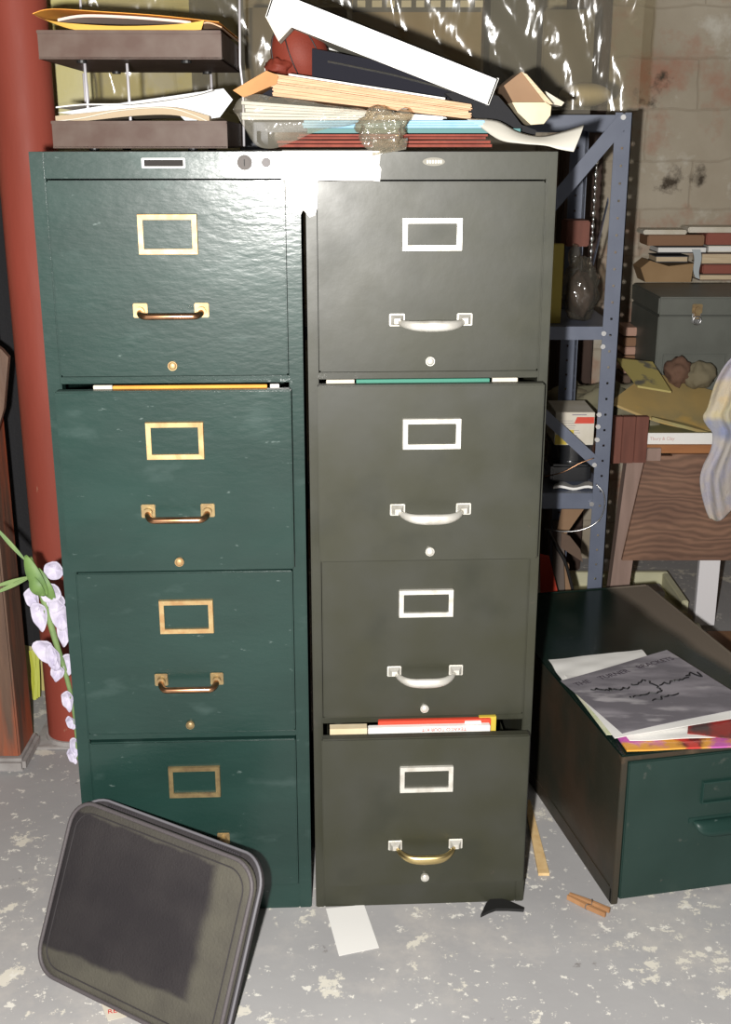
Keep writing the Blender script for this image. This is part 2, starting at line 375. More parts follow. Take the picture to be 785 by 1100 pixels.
def o_dress(d, i, b):
    label_frame(d, .1925, b+.187, .0930, .0500, .0085, SILVER, .003)
    cast_handle(d, .1925, b+[.082, .088, .088, .083][i], .126, SILVER, SILVER if i < 3 else mat('yellowed_brass_grip', (.72, .56, .26), .32, 1), [.003, .005, .007, .009][i])
    plug(d, .1925, b+.0165, SILVER)
def o_plate(c):
    p = obj('name_plate', MB().cyl((0, 0, 0), .017, .0022, 'Y', 32), mat('badge_metal', (.22, .21, .18), .6, .2, spec=.2), c, smooth='auto', loc=(.1935, -.0006, 1.3105)); p.scale = (1, 1, .36)
    mb = MB()
    for k, x in enumerate((-.0105, -.0065, -.0025, .0015, .0055, .0095)): mb.box(x, x+.0026, -.0017, -.0008, -.0065, .0065)
    obj('plate_letters', mb, mat('badge_letters', (.62, .60, .54), .6), p)
ob = [.992-.303*k for k in range(4)]
cabinet('o', 'olive grey four-drawer filing cabinet with silver label frames and handles', (-.0905, 1.841), 2.85, .3825, .68, 1.325, .0165, ob, .291,
        (0, .043, 0, .053), OLIVE, o_plate, o_dress)
GM = Matrix.Translation((-.500, 1.823, 0)) @ Matrix.Rotation(R(2.6), 4, 'Z')
OM = Matrix.Translation((-.0905, 1.841, 0)) @ Matrix.Rotation(R(2.85), 4, 'Z')
def in_cab(M, name, x0, x1, y0, y1, z0, z1, m, label, cat, tilt=0):
    mb = MB().box(-(x1-x0)/2, (x1-x0)/2, -(y1-y0)/2, (y1-y0)/2, 0, z1-z0, bev=.0004)
    o = obj(name, mb, m); o.matrix_world = M @ Matrix.Translation(((x0+x1)/2, (y0+y1)/2, z0)) @ Matrix.Rotation(tilt, 4, 'Y'); return tag(o, label, cat)
in_cab(GM, 'file_folder', .105, .345, -.019, -.012, .70, .9755, ORANGE, 'orange tan file folder showing above the second drawer of the green cabinet', 'folder')
in_cab(GM, 'paper_sheaf', .075, .104, -.019, -.012, .70, .9765, OPAPER, 'white papers with red marks at the left of the green cabinet\'s ajar drawer', 'papers')
in_cab(GM, 'index_tab', .350, .364, -.0205, -.015, .70, .9765, WPAPER, 'small white index card at the right of the green cabinet\'s ajar drawer', 'card')
in_cab(OM, 'file_folder', .075, .285, -.025, -.018, .70, .9835, mat('green_folder', (.03, .19, .13), .6), 'green file folder showing above the second drawer of the olive cabinet', 'folder')
in_cab(OM, 'paper_sheaf', .028, .072, -.025, -.018, .70, .9835, OPAPER, 'white papers at the left of the olive cabinet\'s second drawer', 'papers')
in_cab(OM, 'paper_sheaf', .290, .330, -.022, -.015, .70, .9835, OPAPER, 'torn white papers at the right of the olive cabinet\'s second drawer', 'papers')
# bottom olive drawer: map box, cream packet, yellow card
kt = thing('map_kit_box', 'red and white tour kit box upside down in the bottom olive drawer', 'box')
kt.matrix_world = OM @ Matrix.Translation((.10, -.028, 0))
obj('box_shell', MB().box(-.006, .205, 0, .012, .14, .3775, bev=.001), WPAPER, kt)
obj('red_sleeve', MB().box(.012, .208, .0125, .022, .14, .3835, bev=.001), REDPL, kt)
text('lettering', 'TEXACO TOUR KIT', .0088, TEXTRED, kt, (.125, -.0006, .3725), (R(90), R(180), 0))
in_cab(OM, 'paper_packet', .028, .092, -.030, -.012, .10, .3785, CREAM, 'cream paper packet at the left of the bottom olive drawer', 'papers')
in_cab(OM, 'index_card', .288, .318, -.010, -.002, .14, .3850, YELW, 'yellow card at the right of the bottom olive drawer', 'card')
in_cab(OM, 'index_card', .262, .290, -.020, -.016, .14, .3820, WPAPER, 'white tag sticking up beside the red box in the bottom olive drawer', 'card')

# white sheet hanging over the front edge where the cabinets meet
mb = MB(); bm = mb.bm
prof = []
def ws(u, v): return (0, 0, 0)
xs = [-.125, -.119, -.118, -.108, -.098, -.0955, -.0935, -.086, -.078, -.0745, -.0735, -.055, -.03, -.01, .01, .020, .022]
low = [1.283, 1.283, 1.250, 1.236, 1.234, 1.240, 1.240, 1.230, 1.233, 1.245, 1.283, 1.2835, 1.283, 1.283, 1.283, 1.282, 1.300]
g0 = []
for th in (0, .0006):
    rows = []
    for x, lz in zip(xs, low):
        fy = 1.8225+(x+.5)*math.tan(R(2.7))-.0045
        if x > -.07: fy = 1.840+(x+.09)*math.tan(R(2.85))-.0035
        if -.11 < x < -.08: fy -= .001
        col = [(x, fy+.09, 1.3265+th), (x, fy+.01, 1.3268+th), (x, fy+.001-th, 1.3255), (x, fy-th, 1.318)]
        for k in range(1, 4): col.append((x+.002*math.sin(k*2+x*60), fy-th-(.002*k if lz < 1.26 else 0), 1.318+(lz-1.318)*k/3))
        rows.append([bm.verts.new(p) for p in col])
    g0.append(rows)
nx, ny = len(xs)-1, 6
for i in range(nx):
    for j in range(ny):
        for r_ in g0: bm.faces.new((r_[i][j], r_[i+1][j], r_[i+1][j+1], r_[i][j+1]))
per = [(i, 0) for i in range(nx)]+[(nx, j) for j in range(ny)]+[(i, ny) for i in range(nx, 0, -1)]+[(0, j) for j in range(ny, 0, -1)]
for k in range(len(per)):
    a = per[k]; b = per[(k+1) % len(per)]; bm.faces.new((g0[0][a[0]][a[1]], g0[0][b[0]][b[1]], g0[1][b[0]][b[1]], g0[1][a[0]][a[1]]))
one('paper_sheet', mb, WPAPER, 'white paper sheet hanging over the front edge where the two cabinets meet', 'paper')

# ------------------------------------------------------------------ things on the green cabinet: two letter trays
T0 = 1.3255
def tray(px0, px1, Yf, z0, label, tilt=0, lip=.042):
    a = W(px0, 155, Yf).x; b = W(px1, 155, Yf).x; wd = b-a
    t = thing('letter_tray', label, 'letter tray', (a, Yf, z0), (0, tilt, R(1)))
    mb = MB().box(0, wd, 0, .36, 0, .003).box(0, wd, 0, .003, 0, lip, bev=.001).box(0, .003, .003, .36, 0, lip).box(wd-.003, wd, .003, .36, 0, lip).box(0, wd, .357, .36, 0, lip)
    mb.box(0, wd, -.005, .0, lip-.005, lip, bev=.0008)
    obj('tray_body', mb, TRAY, t)
    for x in (.06, wd-.06):
        for y in (.03, .33): obj('tray_foot', MB().cyl((x, y, -.002), .008, .004, n=14), BLACKR, t)
    return t, a, wd
t1, ta, tw = tray(57, 244, 1.99, T0+.004, 'lower brown letter tray on the green cabinet, holding curled white papers')
t2, ua, uw = tray(49, 241, 1.97, 1.4630, 'upper brown letter tray, raised on wires and holding an orange envelope')
WIRE = mat('tray_wire', (.72, .70, .74), .4, .3)
for (px, y) in ((94, 2.03), (139, 2.03), (95, 2.31), (231, 2.33)):
    x = W(px, 100, y).x
    obj('support_wire', MB().tube([(x-ta, y-1.99, .003), (x-ta-.001, y-1.99, .131)], .0024, 8), WIRE, t1, smooth=True)
for (px, top_) in ((262, 1.60), (94, 1.66)):
    x = W(px, 60, 2.26).x
    obj('support_wire', MB().tube([(x-ua, .29, -.131), (x-ua+.001, .29, -.03), (x-ua-.003, .29, .01), (x-ua, .29, top_-1.463)], .0022, 8), WIRE, t2, smooth=True)
def lens_sheet(c0, c1, dy, bow, th, n=18, skew=0):
    f = lambda u, v: (0, 0, bow*math.sin(PI*u)*(1-v*.3)+skew*u*v)
    return MB().patch([c0, c1, (c1[0], c1[1]+dy, c1[2]), (c0[0], c0[1]+dy, c0[2])], n, 4, f, th, (0, 0, 1))
# upper tray contents: open orange envelope with papers inside
P0 = W(50, 36, 1.985); P1 = W(222, 33, 1.985)
env = thing('manila_envelope', 'open orange envelope lying in the upper letter tray', 'envelope', (0, 0, 0))
lo = [W(35, 15, 1.99), W(60, 22, 1.985), W(90, 30, 1.98), (W(150, 31, 1.98)), W(216, 32, 1.985), W(219, 24, 1.985), W(140, 26, 1.99), W(75, 24, 1.995), W(52, 19, 1.995)]
def strip(top, bot, dy, th, m, name, par, label=None):
    pass
def ribbon(pts, dy, th):      # curved sheet following a polyline in x,z and running back dy
    mb = MB(); bm = mb.bm; rows = []
    for o_ in (0, th):
        rows.append([[bm.verts.new((p[0], p[1]+dy*k/3, p[2]+o_)) for k in range(4)] for p in pts])
    n = len(pts)
    for i in range(n-1):
        for k in range(3):
            for r_ in rows: bm.faces.new((r_[i][k], r_[i+1][k], r_[i+1][k+1], r_[i][k+1]))
    pr = [(i, 0) for i in range(n-1)]+[(n-1, k) for k in range(3)]+[(i, 3) for i in range(n-1, 0, -1)]+[(0, k) for k in range(3, 0, -1)]
    for k in range(len(pr)):
        a = pr[k]; b = pr[(k+1) % len(pr)]; bm.faces.new((rows[0][a[0]][a[1]], rows[0][b[0]][b[1]], rows[1][b[0]][b[1]], rows[1][a[0]][a[1]]))
    return mb
def sm(pts, n=5):             # Catmull-Rom smoothing
    pts = [Vector(p) for p in pts]; out = []
    for i in range(len(pts)-1):
        a = pts[max(i-1, 0)]; b = pts[i]; c = pts[i+1]; d = pts[min(i+2, len(pts)-1)]
        for k in range(n):
            t = k/n; out.append(.5*((2*b)+(c-a)*t+(2*a-5*b+4*c-d)*t*t+(3*b-a-3*c+d)*t**3))
    return out+[pts[-1]]
obj('envelope_back', ribbon(sm([W(35, 15, 1.99), W(56, 10, 1.99), W(110, 13, 1.99), W(170, 17, 1.99), W(235, 24, 1.99)]), .3, .001), ORANGE, env)
# front face of the envelope, sagging from its rim down to the tray lip
mb = MB(); bm = mb.bm
topc = sm([W(35, 15, 1.984), W(48, 21, 1.982), W(75, 25, 1.98), (W(130, 28, 1.98)), W(190, 26, 1.98), W(219, 22, 1.98)], 4)
botc = sm([W(38, 16.5, 1.985), W(62, 27, 1.985), W(88, 33, 1.985), (W(130, 34, 1.985)), W(190, 33, 1.985), W(216, 32, 1.985)], 4)
A = [bm.verts.new(p) for p in topc]; B = [bm.verts.new(p) for p in botc]; A2 = [bm.verts.new(p+Vector((0, .0012, 0))) for p in topc]; B2 = [bm.verts.new(p+Vector((0, .0012, 0))) for p in botc]
for i in range(len(A)-1):
    bm.faces.new((A[i], A[i+1], B[i+1], B[i])); bm.faces.new((A2[i], A2[i+1], B2[i+1], B2[i])); bm.faces.new((A[i], A[i+1], A2[i+1], A2[i])); bm.faces.new((B[i], B[i+1], B2[i+1], B2[i]))
obj('envelope_front', mb, mat('yellow_orange_envelope', (.75, .42, .08), .7), env)
one('paper_stack', ribbon(sm([W(62, 23, 1.995), W(90, 18.5, 1.995), W(140, 20, 1.995), W(190, 24, 1.995), W(205, 26, 1.995)]), .26, .004), mat('pinkish_paper', (.72, .55, .47), .8), 'pale papers inside the open orange envelope', 'papers')
one('manila_folder', ribbon(sm([W(200, 31, 2.0), W(222, 25, 2.0), W(238, 30, 2.0)]), .27, .002), MANILA, 'tan folder edge at the right end of the upper letter tray', 'folder')
# lower tray contents
one('paper_stack', ribbon(sm([W(60, 116, 1.998), W(90, 113, 1.998), W(140, 112, 1.998), W(200, 104, 1.998), W(228, 97, 1.998)]), .27, .002), WPAPER, 'white papers curling up in the lower letter tray, uppermost sheets', 'papers')
one('paper_stack', ribbon(sm([W(58, 131, 1.996), W(90, 127, 1.996), W(130, 119, 1.996), W(185, 117, 1.996), W(228, 133, 1.996)]), .26, .0015), OPAPER, 'bowed cream paper sheet low in the lower letter tray', 'papers')
one('paper_stack', ribbon(sm([W(60, 133, 2.004), W(100, 129, 2.004), W(150, 124, 2.004), W(190, 124, 2.004), W(225, 133, 2.004)]), .25, .012), mat('tan_paper', (.42, .33, .22), .8), 'tan papers under the bowed sheet in the lower letter tray', 'papers')
pts = [W(62, 121, 2.03), W(120, 112, 2.03), W(185, 103, 2.03), W(240, 95, 2.03), W(250, 107, 2.03), W(236, 126, 2.03), W(200, 131, 2.03), W(190, 121, 2.03), W(100, 125, 2.03)]
one('paper_sheet', MB().prism(pts, (0, .001, 0)), mat('blue_white_paper', (.62, .64, .66), .8), 'large bluish white sheet bending upward beside the bag of papers', 'paper')

# ------------------------------------------------------------------ the pile on the olive cabinet
def slab(px0, px1, y0, y1, Yf, dy, m, name, label, cat, yr0=None, yr1=None, n=1, gap=0):
    yr0 = y0 if yr0 is None else yr0; yr1 = y1 if yr1 is None else yr1
    mb = MB(); a, b, c, d = W(px0, y1, Yf), W(px1, yr1, Yf), W(px1, yr0, Yf), W(px0, y0, Yf)
    for k in range(n):
        u0 = k/n; u1 = (k+1)/n-gap/n
        p = [a.lerp(d, u0), b.lerp(c, u0), b.lerp(c, u1), a.lerp(d, u1)]
        j = [random.uniform(-.004, .004) for _ in range(3)] if n > 1 else (0, 0, 0)
        mb.prism([q+Vector((j[0], j[1], 0)) for q in p], (0, dy, 0))
    return one(name, mb, m, label, cat)
slab(300, 529, 150, 158, 1.90, .24, REDF, 'expanding_folder', 'lower red-brown folder lying flat at the bottom of the pile', 'folder', n=2, gap=.25)
slab(322, 524, 143.5, 149.5, 1.905, .23, REDF, 'expanding_folder', 'upper red-brown folder just beneath the blue folder', 'folder', n=2, gap=.25)
slab(330, 559, 138, 143, 1.915, .23, TEALF, 'file_folder', 'dark teal folder poking out to the right beneath the blue folder', 'folder')
slab(326, 520, 129, 137.5, 1.91, .24, BLUEF, 'file_folder', 'light blue folder on the pile above the teal and red folders', 'folder', n=3, gap=.15)
slab(262, 478, 108, 128.5, 1.93, .22, WPAPER, 'paper_stack', 'thick white paper stack wrapped in the clear plastic bag', 'papers', 125, 128.8, n=5, gap=.15)
# clear bag: a crumpled skin around the left end of the white stack, hanging down to the cabinet top
def blob(c, r, amp, fr, seed, seg=40, floor=None):
    def f(q):
        n_ = noise.noise(q*fr+Vector((seed, seed*2, 0))); n2 = noise.noise(q*fr*2.3+Vector((seed, 0, seed)))
        return 1+amp*n_+amp*.5*n2
    mb = MB().ball(c, r, seg, f)
    for v in mb.bm.verts:
        if floor is not None and v.co.z < floor: v.co.z = floor
    return mb
bg = thing('plastic_bag', 'clear crumpled plastic bag around white papers, its knot hanging over the olive cabinet', 'plastic bag', (0, 0, 0))
mb = MB(); bm = mb.bm
topc = [W(250, 118, 1.90), W(262, 103, 1.895), W(300, 104, 1.89), W(350, 112, 1.89), W(395, 118, 1.885), W(440, 122, 1.885)]
botc = [W(256, 124, 1.895), W(275, 156, 1.885), W(302, 157, 1.882), W(345, 140, 1.882), W(392, 133, 1.88), W(440, 130, 1.88)]
tc, bc = sm(topc, 8), sm(botc, 8); rows = []
for i, (a, b) in enumerate(zip(tc, bc)):
    r_ = []
    for k in range(13):
        v = k/12; p = a.lerp(b, v); bul = .018*math.sin(PI*v)
        p = p+Vector((0, -bul+.005*noise.noise(Vector((p.x*38, v*4, 3))), .0025*noise.noise(Vector((p.x*40, v*5, 9)))))
        r_.append(bm.verts.new(p))
    rows.append(r_)
for i in range(len(rows)-1):
    for k in range(12): bm.faces.new((rows[i][k], rows[i+1][k], rows[i+1][k+1], rows[i][k+1]))
obj('bag_skin', mb, BAGPL, bg, smooth=True)
k1 = W(414, 137, 1.865)
obj('bag_knot', blob(k1, (.034, .016, .032), .55, 1.5, 4), KNOTPL, bg, smooth=True)
obj('bag_tail', MB().patch([W(400, 150, 1.868), W(438, 148, 1.866), W(436, 160, 1.838), W(400, 167, 1.834)], 8, 8, lambda u, v: (0, .004*math.sin(u*11)*v, 0), .0006), BAGPL, bg, smooth=True)
# manila stack, tilted
slab(292, 505, 79, 103, 1.93, .22, MANILA, 'manila_stack', 'thick stack of manila folders and papers sloping down to the right', 'papers', 112, 128, n=12, gap=.08)
slab(310, 478, 79.0, 81.0, 1.925, .2, WPAPER, 'paper_sheet', 'white sheet lying on top of the sloping manila stack', 'paper', 105, 107)
p = [W(250, 97, 1.925), W(286, 76, 1.925), W(299, 81, 1.925), W(297, 90, 1.925), W(262, 105, 1.925)]
one('brown_envelope', MB().prism(p, (0, .2, .0)), KRAFT, 'brown envelope end slanting out left of the manila stack', 'envelope')
p = [W(277, 104, 1.95), W(300, 90, 1.95), W(302, 100, 1.95), W(300, 105, 1.95)]
one('binder', MB().prism(p, (0, .2, 0)), NAVY, 'small dark binder corner wedged between brown envelope and white papers', 'binder')
# black binder behind, sloping
bt = thing('binder', 'black vinyl binder sloping down behind the manila stack under the white box', 'binder', (0, 0, 0))
obj('cover', MB().prism([W(335, 52, 1.99), W(400, 64, 1.99), W(520, 104, 1.99), W(508, 111.5, 1.99), W(335, 84, 1.99)], (0, .2, 0)), NAVY, bt)
obj('cover_edge', MB().tube([W(352, 66, 1.985), W(420, 80, 1.985), W(470, 93, 1.985), W(500, 103, 1.985)], .0016, 6), STEEL, bt)
# ball
bl = thing('basketball', 'worn red-brown leather ball tucked under the end of the white box', 'ball', W(322, 60, 2.055), (R(6), R(-24), R(12)))
br_ = (.046, .046, .058)
obj('ball_skin', MB().ball((0, 0, 0), br_, 48), BALL, bl, smooth=True)
for ph in (10, 62, 118):
    a_ = R(ph); pts = [(br_[0]*1.008*math.cos(a_)*math.cos(t), br_[1]*1.008*math.sin(a_)*math.cos(t), br_[2]*1.008*math.sin(t)) for t in [2*PI*k/56 for k in range(56)]]
    obj('seam', MB().tube(pts, .0011, 6, closed=True), BLACKR, bl, smooth=True)
one('leather_glove', blob(W(300, 72, 2.03), (.022, .03, .014), .4, 2, 8, 24), BALL, 'small red-brown leather lump left of the ball', 'leather piece', smooth=True)
# long white box resting on ball and pile
wb0 = W(285, 18, 1.93); wb1 = W(525, 113, 1.93)
ax = (wb1-wb0); Lx = ax.length; ang = math.atan2(ax.z, ax.x)
bx = thing('carton', 'long white carton lying tilted across the top of the pile', 'carton', wb0, (0, -ang, 0))
mb = MB(); hh = .0415; dd = .19
mb.box(0, Lx, 0, .003, 0, hh, bev=.0008).box(0, Lx, dd-.003, dd, 0, hh, bev=.0008).box(0, Lx, 0, dd, hh-.003, hh, bev=.0008).box(.0, .003, 0, dd, 0, hh).box(Lx-.003, Lx, 0, dd, 0, hh)
obj('box_lid', mb, WPAPER, bx)
obj('box_tray', MB().box(.03, Lx-.004, .004, dd-.004, .003, hh-.004), mat('grey_board', (.40, .38, .30), .85), bx)
obj('end_flap', MB().prism([(.0, .002, 0), (.042, .002, 0), (.030, .002, -.026)], (0, .05, 0)), OPAPER, bx)
# tan block + cream rolled card at right end
b1 = thing('paperback', 'tan book leaning against the right end of the white carton', 'book', (0, 0, 0))
obj('cover', MB().prism([W(541, 92, 2.0), W(560, 77, 2.0), W(590, 112, 2.0), W(552, 112, 2.0)], (0, .15, .0)), CARD, b1)
obj('pages', MB().prism([W(560, 77, 1.995), W(566, 80, 1.995), W(594, 112, 1.995), W(587, 112, 1.995)], (0, .15, 0)), PAGES, b1)
c_ = MB(); poly = [W(550, 110, 1.97), W(586, 110, 1.97), W(592, 114, 1.97), W(591, 124, 1.97), W(584, 133, 1.97), W(570, 134, 1.97), W(556, 121, 1.97)]
one('rolled_card', c_.prism(poly, (0, .16, 0)), CREAM, 'cream rolled card lying below the tan book at the right of the pile', 'card')
one('card_slip', MB().prism([W(586, 98, 2.05), W(606, 110, 2.05), W(603, 114, 2.05), W(590, 111, 2.05)], (0, .05, 0)), OPAPER, 'thin cream slip poking out right of the rolled card', 'paper')
# black cloth draped over the end of the pile
mb = MB()
poly = [W(478, 100, 1.96), W(505, 98, 1.96), W(535, 103, 1.96), W(548, 118, 1.96), W(560, 134, 1.96), W(576, 140, 1.96), W(574, 150, 1.96), W(540, 140, 1.96), W(512, 128, 1.96), W(500, 120, 1.96)]
o = one('black_cloth', mb.prism(poly, (0, .16, 0)), BLACKCLOTH, 'black cloth folded over the right end of the manila stack', 'cloth')
# greyish white sheet curling over the right front of the olive cabinet
mb = MB(); bm = mb.bm; rows = []
tc = sm([W(500, 127, 1.93), W(533, 129, 1.915), W(556, 141, 1.90), W(580, 146, 1.89), W(604, 141, 1.885), W(627, 134, 1.88)], 6)
bc = sm([W(512, 134, 1.92), W(536, 150, 1.89), W(560, 154, 1.875), W(585, 156, 1.868), W(600, 160, 1.862), W(616, 163, 1.858)], 6)
for a, b in zip(tc, bc): rows.append([bm.verts.new(a.lerp(b, k/6)+Vector((0, -.004*math.sin(PI*k/6), 0))) for k in range(7)])
for i in range(len(rows)-1):
    for k in range(6): bm.faces.new((rows[i][k], rows[i+1][k], rows[i+1][k+1], rows[i][k+1]))
o = one('paper_sheet', mb, mat('grey_white_paper', (.50, .48, .42), .8), 'greyish sheet curling off the right corner of the olive cabinet', 'paper', smooth=True)
sd = o.modifiers.new('s', 'SOLIDIFY'); sd.thickness = .0012

# ------------------------------------------------------------------ red pipe, post, flowers at the left
pp = thing('steel_column', 'thick red painted round column behind the green cabinet', 'column', (-.687, 2.50, 0))
obj('shaft', MB().cyl((0, 0, 1.35), .0605, 2.69, n=48), REDPIPE, pp, smooth='auto')
obj('base_plate', MB().box(-.085, .085, -.07, .07, 0, .006, bev=.002).cyl((0, 0, .011), .066, .01, n=32), CONC, pp, smooth='auto')
ps = thing('wooden_post', 'square brown wooden post at the far left edge beside the red column', 'post', (W(19, 785, 2.34).x-.085, 2.40, 0))
obj('timber', MB().box(-.09, .085, -.06, .05, .03, 2.69, bev=.004), WOODPOST, ps)
obj('footing', MB().box(-.10, .098, -.075, .06, 0, .032, bev=.008), CONC, ps)
one('wooden_brace', MB().prism([W(-20, 360, 2.33), W(2, 376, 2.33), W(9, 384, 2.33), W(4, 440, 2.33), W(-20, 520, 2.33)], (0, .015, 0)), WOODPOST, 'short slanting brown brace on the post at the left edge', 'brace')
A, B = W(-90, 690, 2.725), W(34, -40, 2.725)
mb = MB(); mb.patch([(A.x, 2.722, A.z), (B.x, 2.722, A.z), (B.x, 2.722, B.z), (A.x, 2.722, B.z)], 24, 12, lambda u, v: (0, -.008*abs(math.sin(u*23)), .012*math.sin(u*15)*(1-v)), .002, (0, 1, 0))  # added black sheet over the wall, stands in for shade in the gap
one('gap_shade_sheet', mb, BLACKCLOTH, 'added black sheet standing in for the shade between the wooden post and the red column', 'cloth')
one('yellow_leaves', MB().patch([W(36, 752, 2.60), W(33, 700, 2.64), W(42, 690, 2.66), W(42, 748, 2.62)], 3, 10, lambda u, v: (.006*math.sin(v*17+u*3), 0, 0), .001), mat('yellow_green_leaf', (.45, .48, .05), .6), 'yellow-green leafy strip between the wooden post and the red column', 'leaves')['kind'] = 'thing'
FY = 1.93
fw_ = thing('artificial_flower', 'artificial white flower spray hanging upside down left of the green cabinet', 'artificial flower', W(45, 620, FY))
fo_ = Vector(W(45, 620, FY))
q = lambda x, y, d=0: W(x, y, FY+d)-fo_
stem = sm([q(30, 600, -.01), q(41, 624), q(50, 655, -.005), q(60, 690, -.005), q(70, 722), q(78, 755, .004), q(82, 790, .006), q(83, 816, .006)], 5)
n = len(stem); obj('stem', MB().tube(stem, [.0078-.0055*i/n for i in range(n)], 8), STEMG, fw_, smooth=True)
def leafmb(a, b, wd, curl=.01, n=12):
    a = Vector(a); b = Vector(b); d = b-a; side = d.cross(Vector((0, 1, 0))).normalized(); mb = MB(); bm = mb.bm; rows = []
    for i in range(n+1):
        t = i/n; w_ = wd*max(math.sin(PI*min(1, t*.97+.03))**.7, .02); c = a+d*t+Vector((0, -curl*math.sin(PI*t), 0))
        rows.append([bm.verts.new(c-side*w_+Vector((0, -.003, 0))), bm.verts.new(c), bm.verts.new(c+side*w_+Vector((0, -.003, 0)))])
    for i in range(n):
        for k in range(2): bm.faces.new((rows[i][k], rows[i+1][k], rows[i+1][k+1], rows[i][k+1]))
    return mb
for (a, b, wd, dd) in (((28, 596), (52, 640), .013, -.014), ((42, 610), (60, 645), .011, -.006), ((34, 618), (48, 640), .011, -.02)):
    o = obj('leaf', leafmb(q(*a, dd), q(*b, dd), wd), LEAF, fw_, smooth=True); o.modifiers.new('s', 'SOLIDIFY').thickness = .001
for (a, b) in (((-6, 564), (30, 604)), ((-8, 638), (34, 619)), ((-8, 630), (36, 618))):
    o = obj('leaf', leafmb(q(*a, -.01), q(*b, -.01), .0042, .0), STEMG, fw_, smooth=True); o.modifiers.new('s', 'SOLIDIFY').thickness = .0015
def petal(cx, cy, rx, ry, a, dd):
    mb = MB(); bm = mb.bm; c = q(cx, cy, dd); s_ = .00205; ca, sa = math.cos(R(a)), math.sin(R(a)); rings = []
    cen = bm.verts.new(c+Vector((0, .006, 0)))
    for k in range(1, 5):
        ring_ = []
        for j in range(20):
            t = 2*PI*j/20; r = k/4; x = rx*.86*math.cos(t)*r*(1+.22*math.sin(t)); y = ry*1.12*math.sin(t)*r*(1+.10*math.cos(t*3+cx))
            ring_.append(bm.verts.new(c+Vector(((x*ca-y*sa)*s_, .006-.010*r*r+.002*math.sin(5*t)*r, (x*sa+y*ca)*s_))))
        rings.append(ring_)
    for j in range(20): bm.faces.new((cen, rings[0][j], rings[0][(j+1) % 20]))
    for k in range(3):
        for j in range(20): bm.faces.new((rings[k][j], rings[k][(j+1) % 20], rings[k+1][(j+1) % 20], rings[k+1][j]))
    o = obj('petal', mb, PETAL, fw_, smooth=True); o.modifiers.new('s', 'SOLIDIFY').thickness = .0008
for a in ((58, 613, 10, 7.5, -20, 0), (53, 636, 12, 8, -35, -.01), (60, 647, 9, 8, -20, -.004), (35, 643, 7, 9.5, 15, -.008), (43, 661, 8, 12, 8, -.012), (64, 660, 9, 14, 10, -.006),
          (69, 677, 7, 13, 0, .0), (50, 700, 10, 12, 35, -.01), (58, 707, 7, 11, 10, -.014), (74, 712, 6, 9, 0, 0), (62, 722, 7, 7, -10, -.006), (73, 752, 6, 9, 5, -.004), (77, 776, 5, 6, 20, 0), (81, 802, 5.5, 9, 0, 0), (78, 812, 4.5, 7, 20, 0)):
    petal(*a)

# ------------------------------------------------------------------ black laptop sleeve leaning on the green cabinet
BLc = Vector((-.562, 1.672, .0)); BRc = Vector((-.230, 1.468, 0)); up = Vector((.046, .118, .268))
bagM = frame_from(BLc, BRc-BLc, up)          # local x along the bottom, z up, y away from the viewer
bw = (BRc-BLc).length; bh = up.length
m = mat('worn_black_fabric', (.022, .019, .021), .8, spec=.3, col2=(.032, .028, .029), sc=10, bump=.35, bsc=240, spots=[((.16, .15, .13), 90, .74, .80)])
# dusty border: grows in from the lower and right edge
nt = m.node_tree; N = nt.nodes; L = nt.links; b = N['Principled BSDF']; src = b.inputs['Base Color'].links[0].from_socket
tcn = N.new('ShaderNodeTexCoord'); sx = N.new('ShaderNodeSeparateXYZ'); L.new(tcn.outputs['Object'], sx.inputs[0])
nz = N.new('ShaderNodeTexNoise'); nz.inputs['Scale'].default_value = 14; nz.inputs['Detail'].default_value = 6; L.new(tcn.outputs['Object'], nz.inputs['Vector'])
def math_(op, a, b_=None, c=None):
    n_ = N.new('ShaderNodeMath'); n_.operation = op
    for i, v in enumerate((a, b_, c)):
        if v is None: continue
        if isinstance(v, (int, float)): n_.inputs[i].default_value = v
        else: L.new(v, n_.inputs[i])
    return n_.outputs[0]
wob = math_('MULTIPLY', math_('SUBTRACT', nz.outputs['Fac'], .5), .028)
def edge(val, lo, hi):
    r = N.new('ShaderNodeMapRange'); r.interpolation_type = 'SMOOTHSTEP'; r.inputs[1].default_value = lo; r.inputs[2].default_value = hi; L.new(val, r.inputs[0]); return r.outputs[0]
xx = math_('ADD', sx.outputs[0], wob); zz = math_('ADD', sx.outputs[2], wob)
er = edge(xx, bw-.085, bw-.060); eb = math_('SUBTRACT', 1.0, edge(math_('SUBTRACT', zz, math_('MULTIPLY', sx.outputs[0], .06)), .040, .050)); et = math_('MULTIPLY', edge(zz, bh-.024, bh-.018), .7)
mk = math_('MULTIPLY', math_('MAXIMUM', math_('MAXIMUM', er, eb), math_('MULTIPLY', et, .9)), math_('MULTIPLY_ADD', nz.outputs['Fac'], 1.1, .25)); mk = math_('MINIMUM', mk, .95)
mx = N.new('ShaderNodeMix'); mx.data_type = 'RGBA'; L.new(mk, mx.inputs[0]); L.new(src, mx.inputs[6]); mx.inputs[7].default_value = (.090, .084, .066, 1)
L.new(mx.outputs[2], b.inputs['Base Color'])
PIPING = mat('grey_piping', (.085, .074, .078), .6, bump=.2, bsc=200)
sl = thing('laptop_sleeve', 'worn black zippered laptop sleeve leaning against the green cabinet', 'laptop sleeve', BLc)
sl.matrix_world = bagM
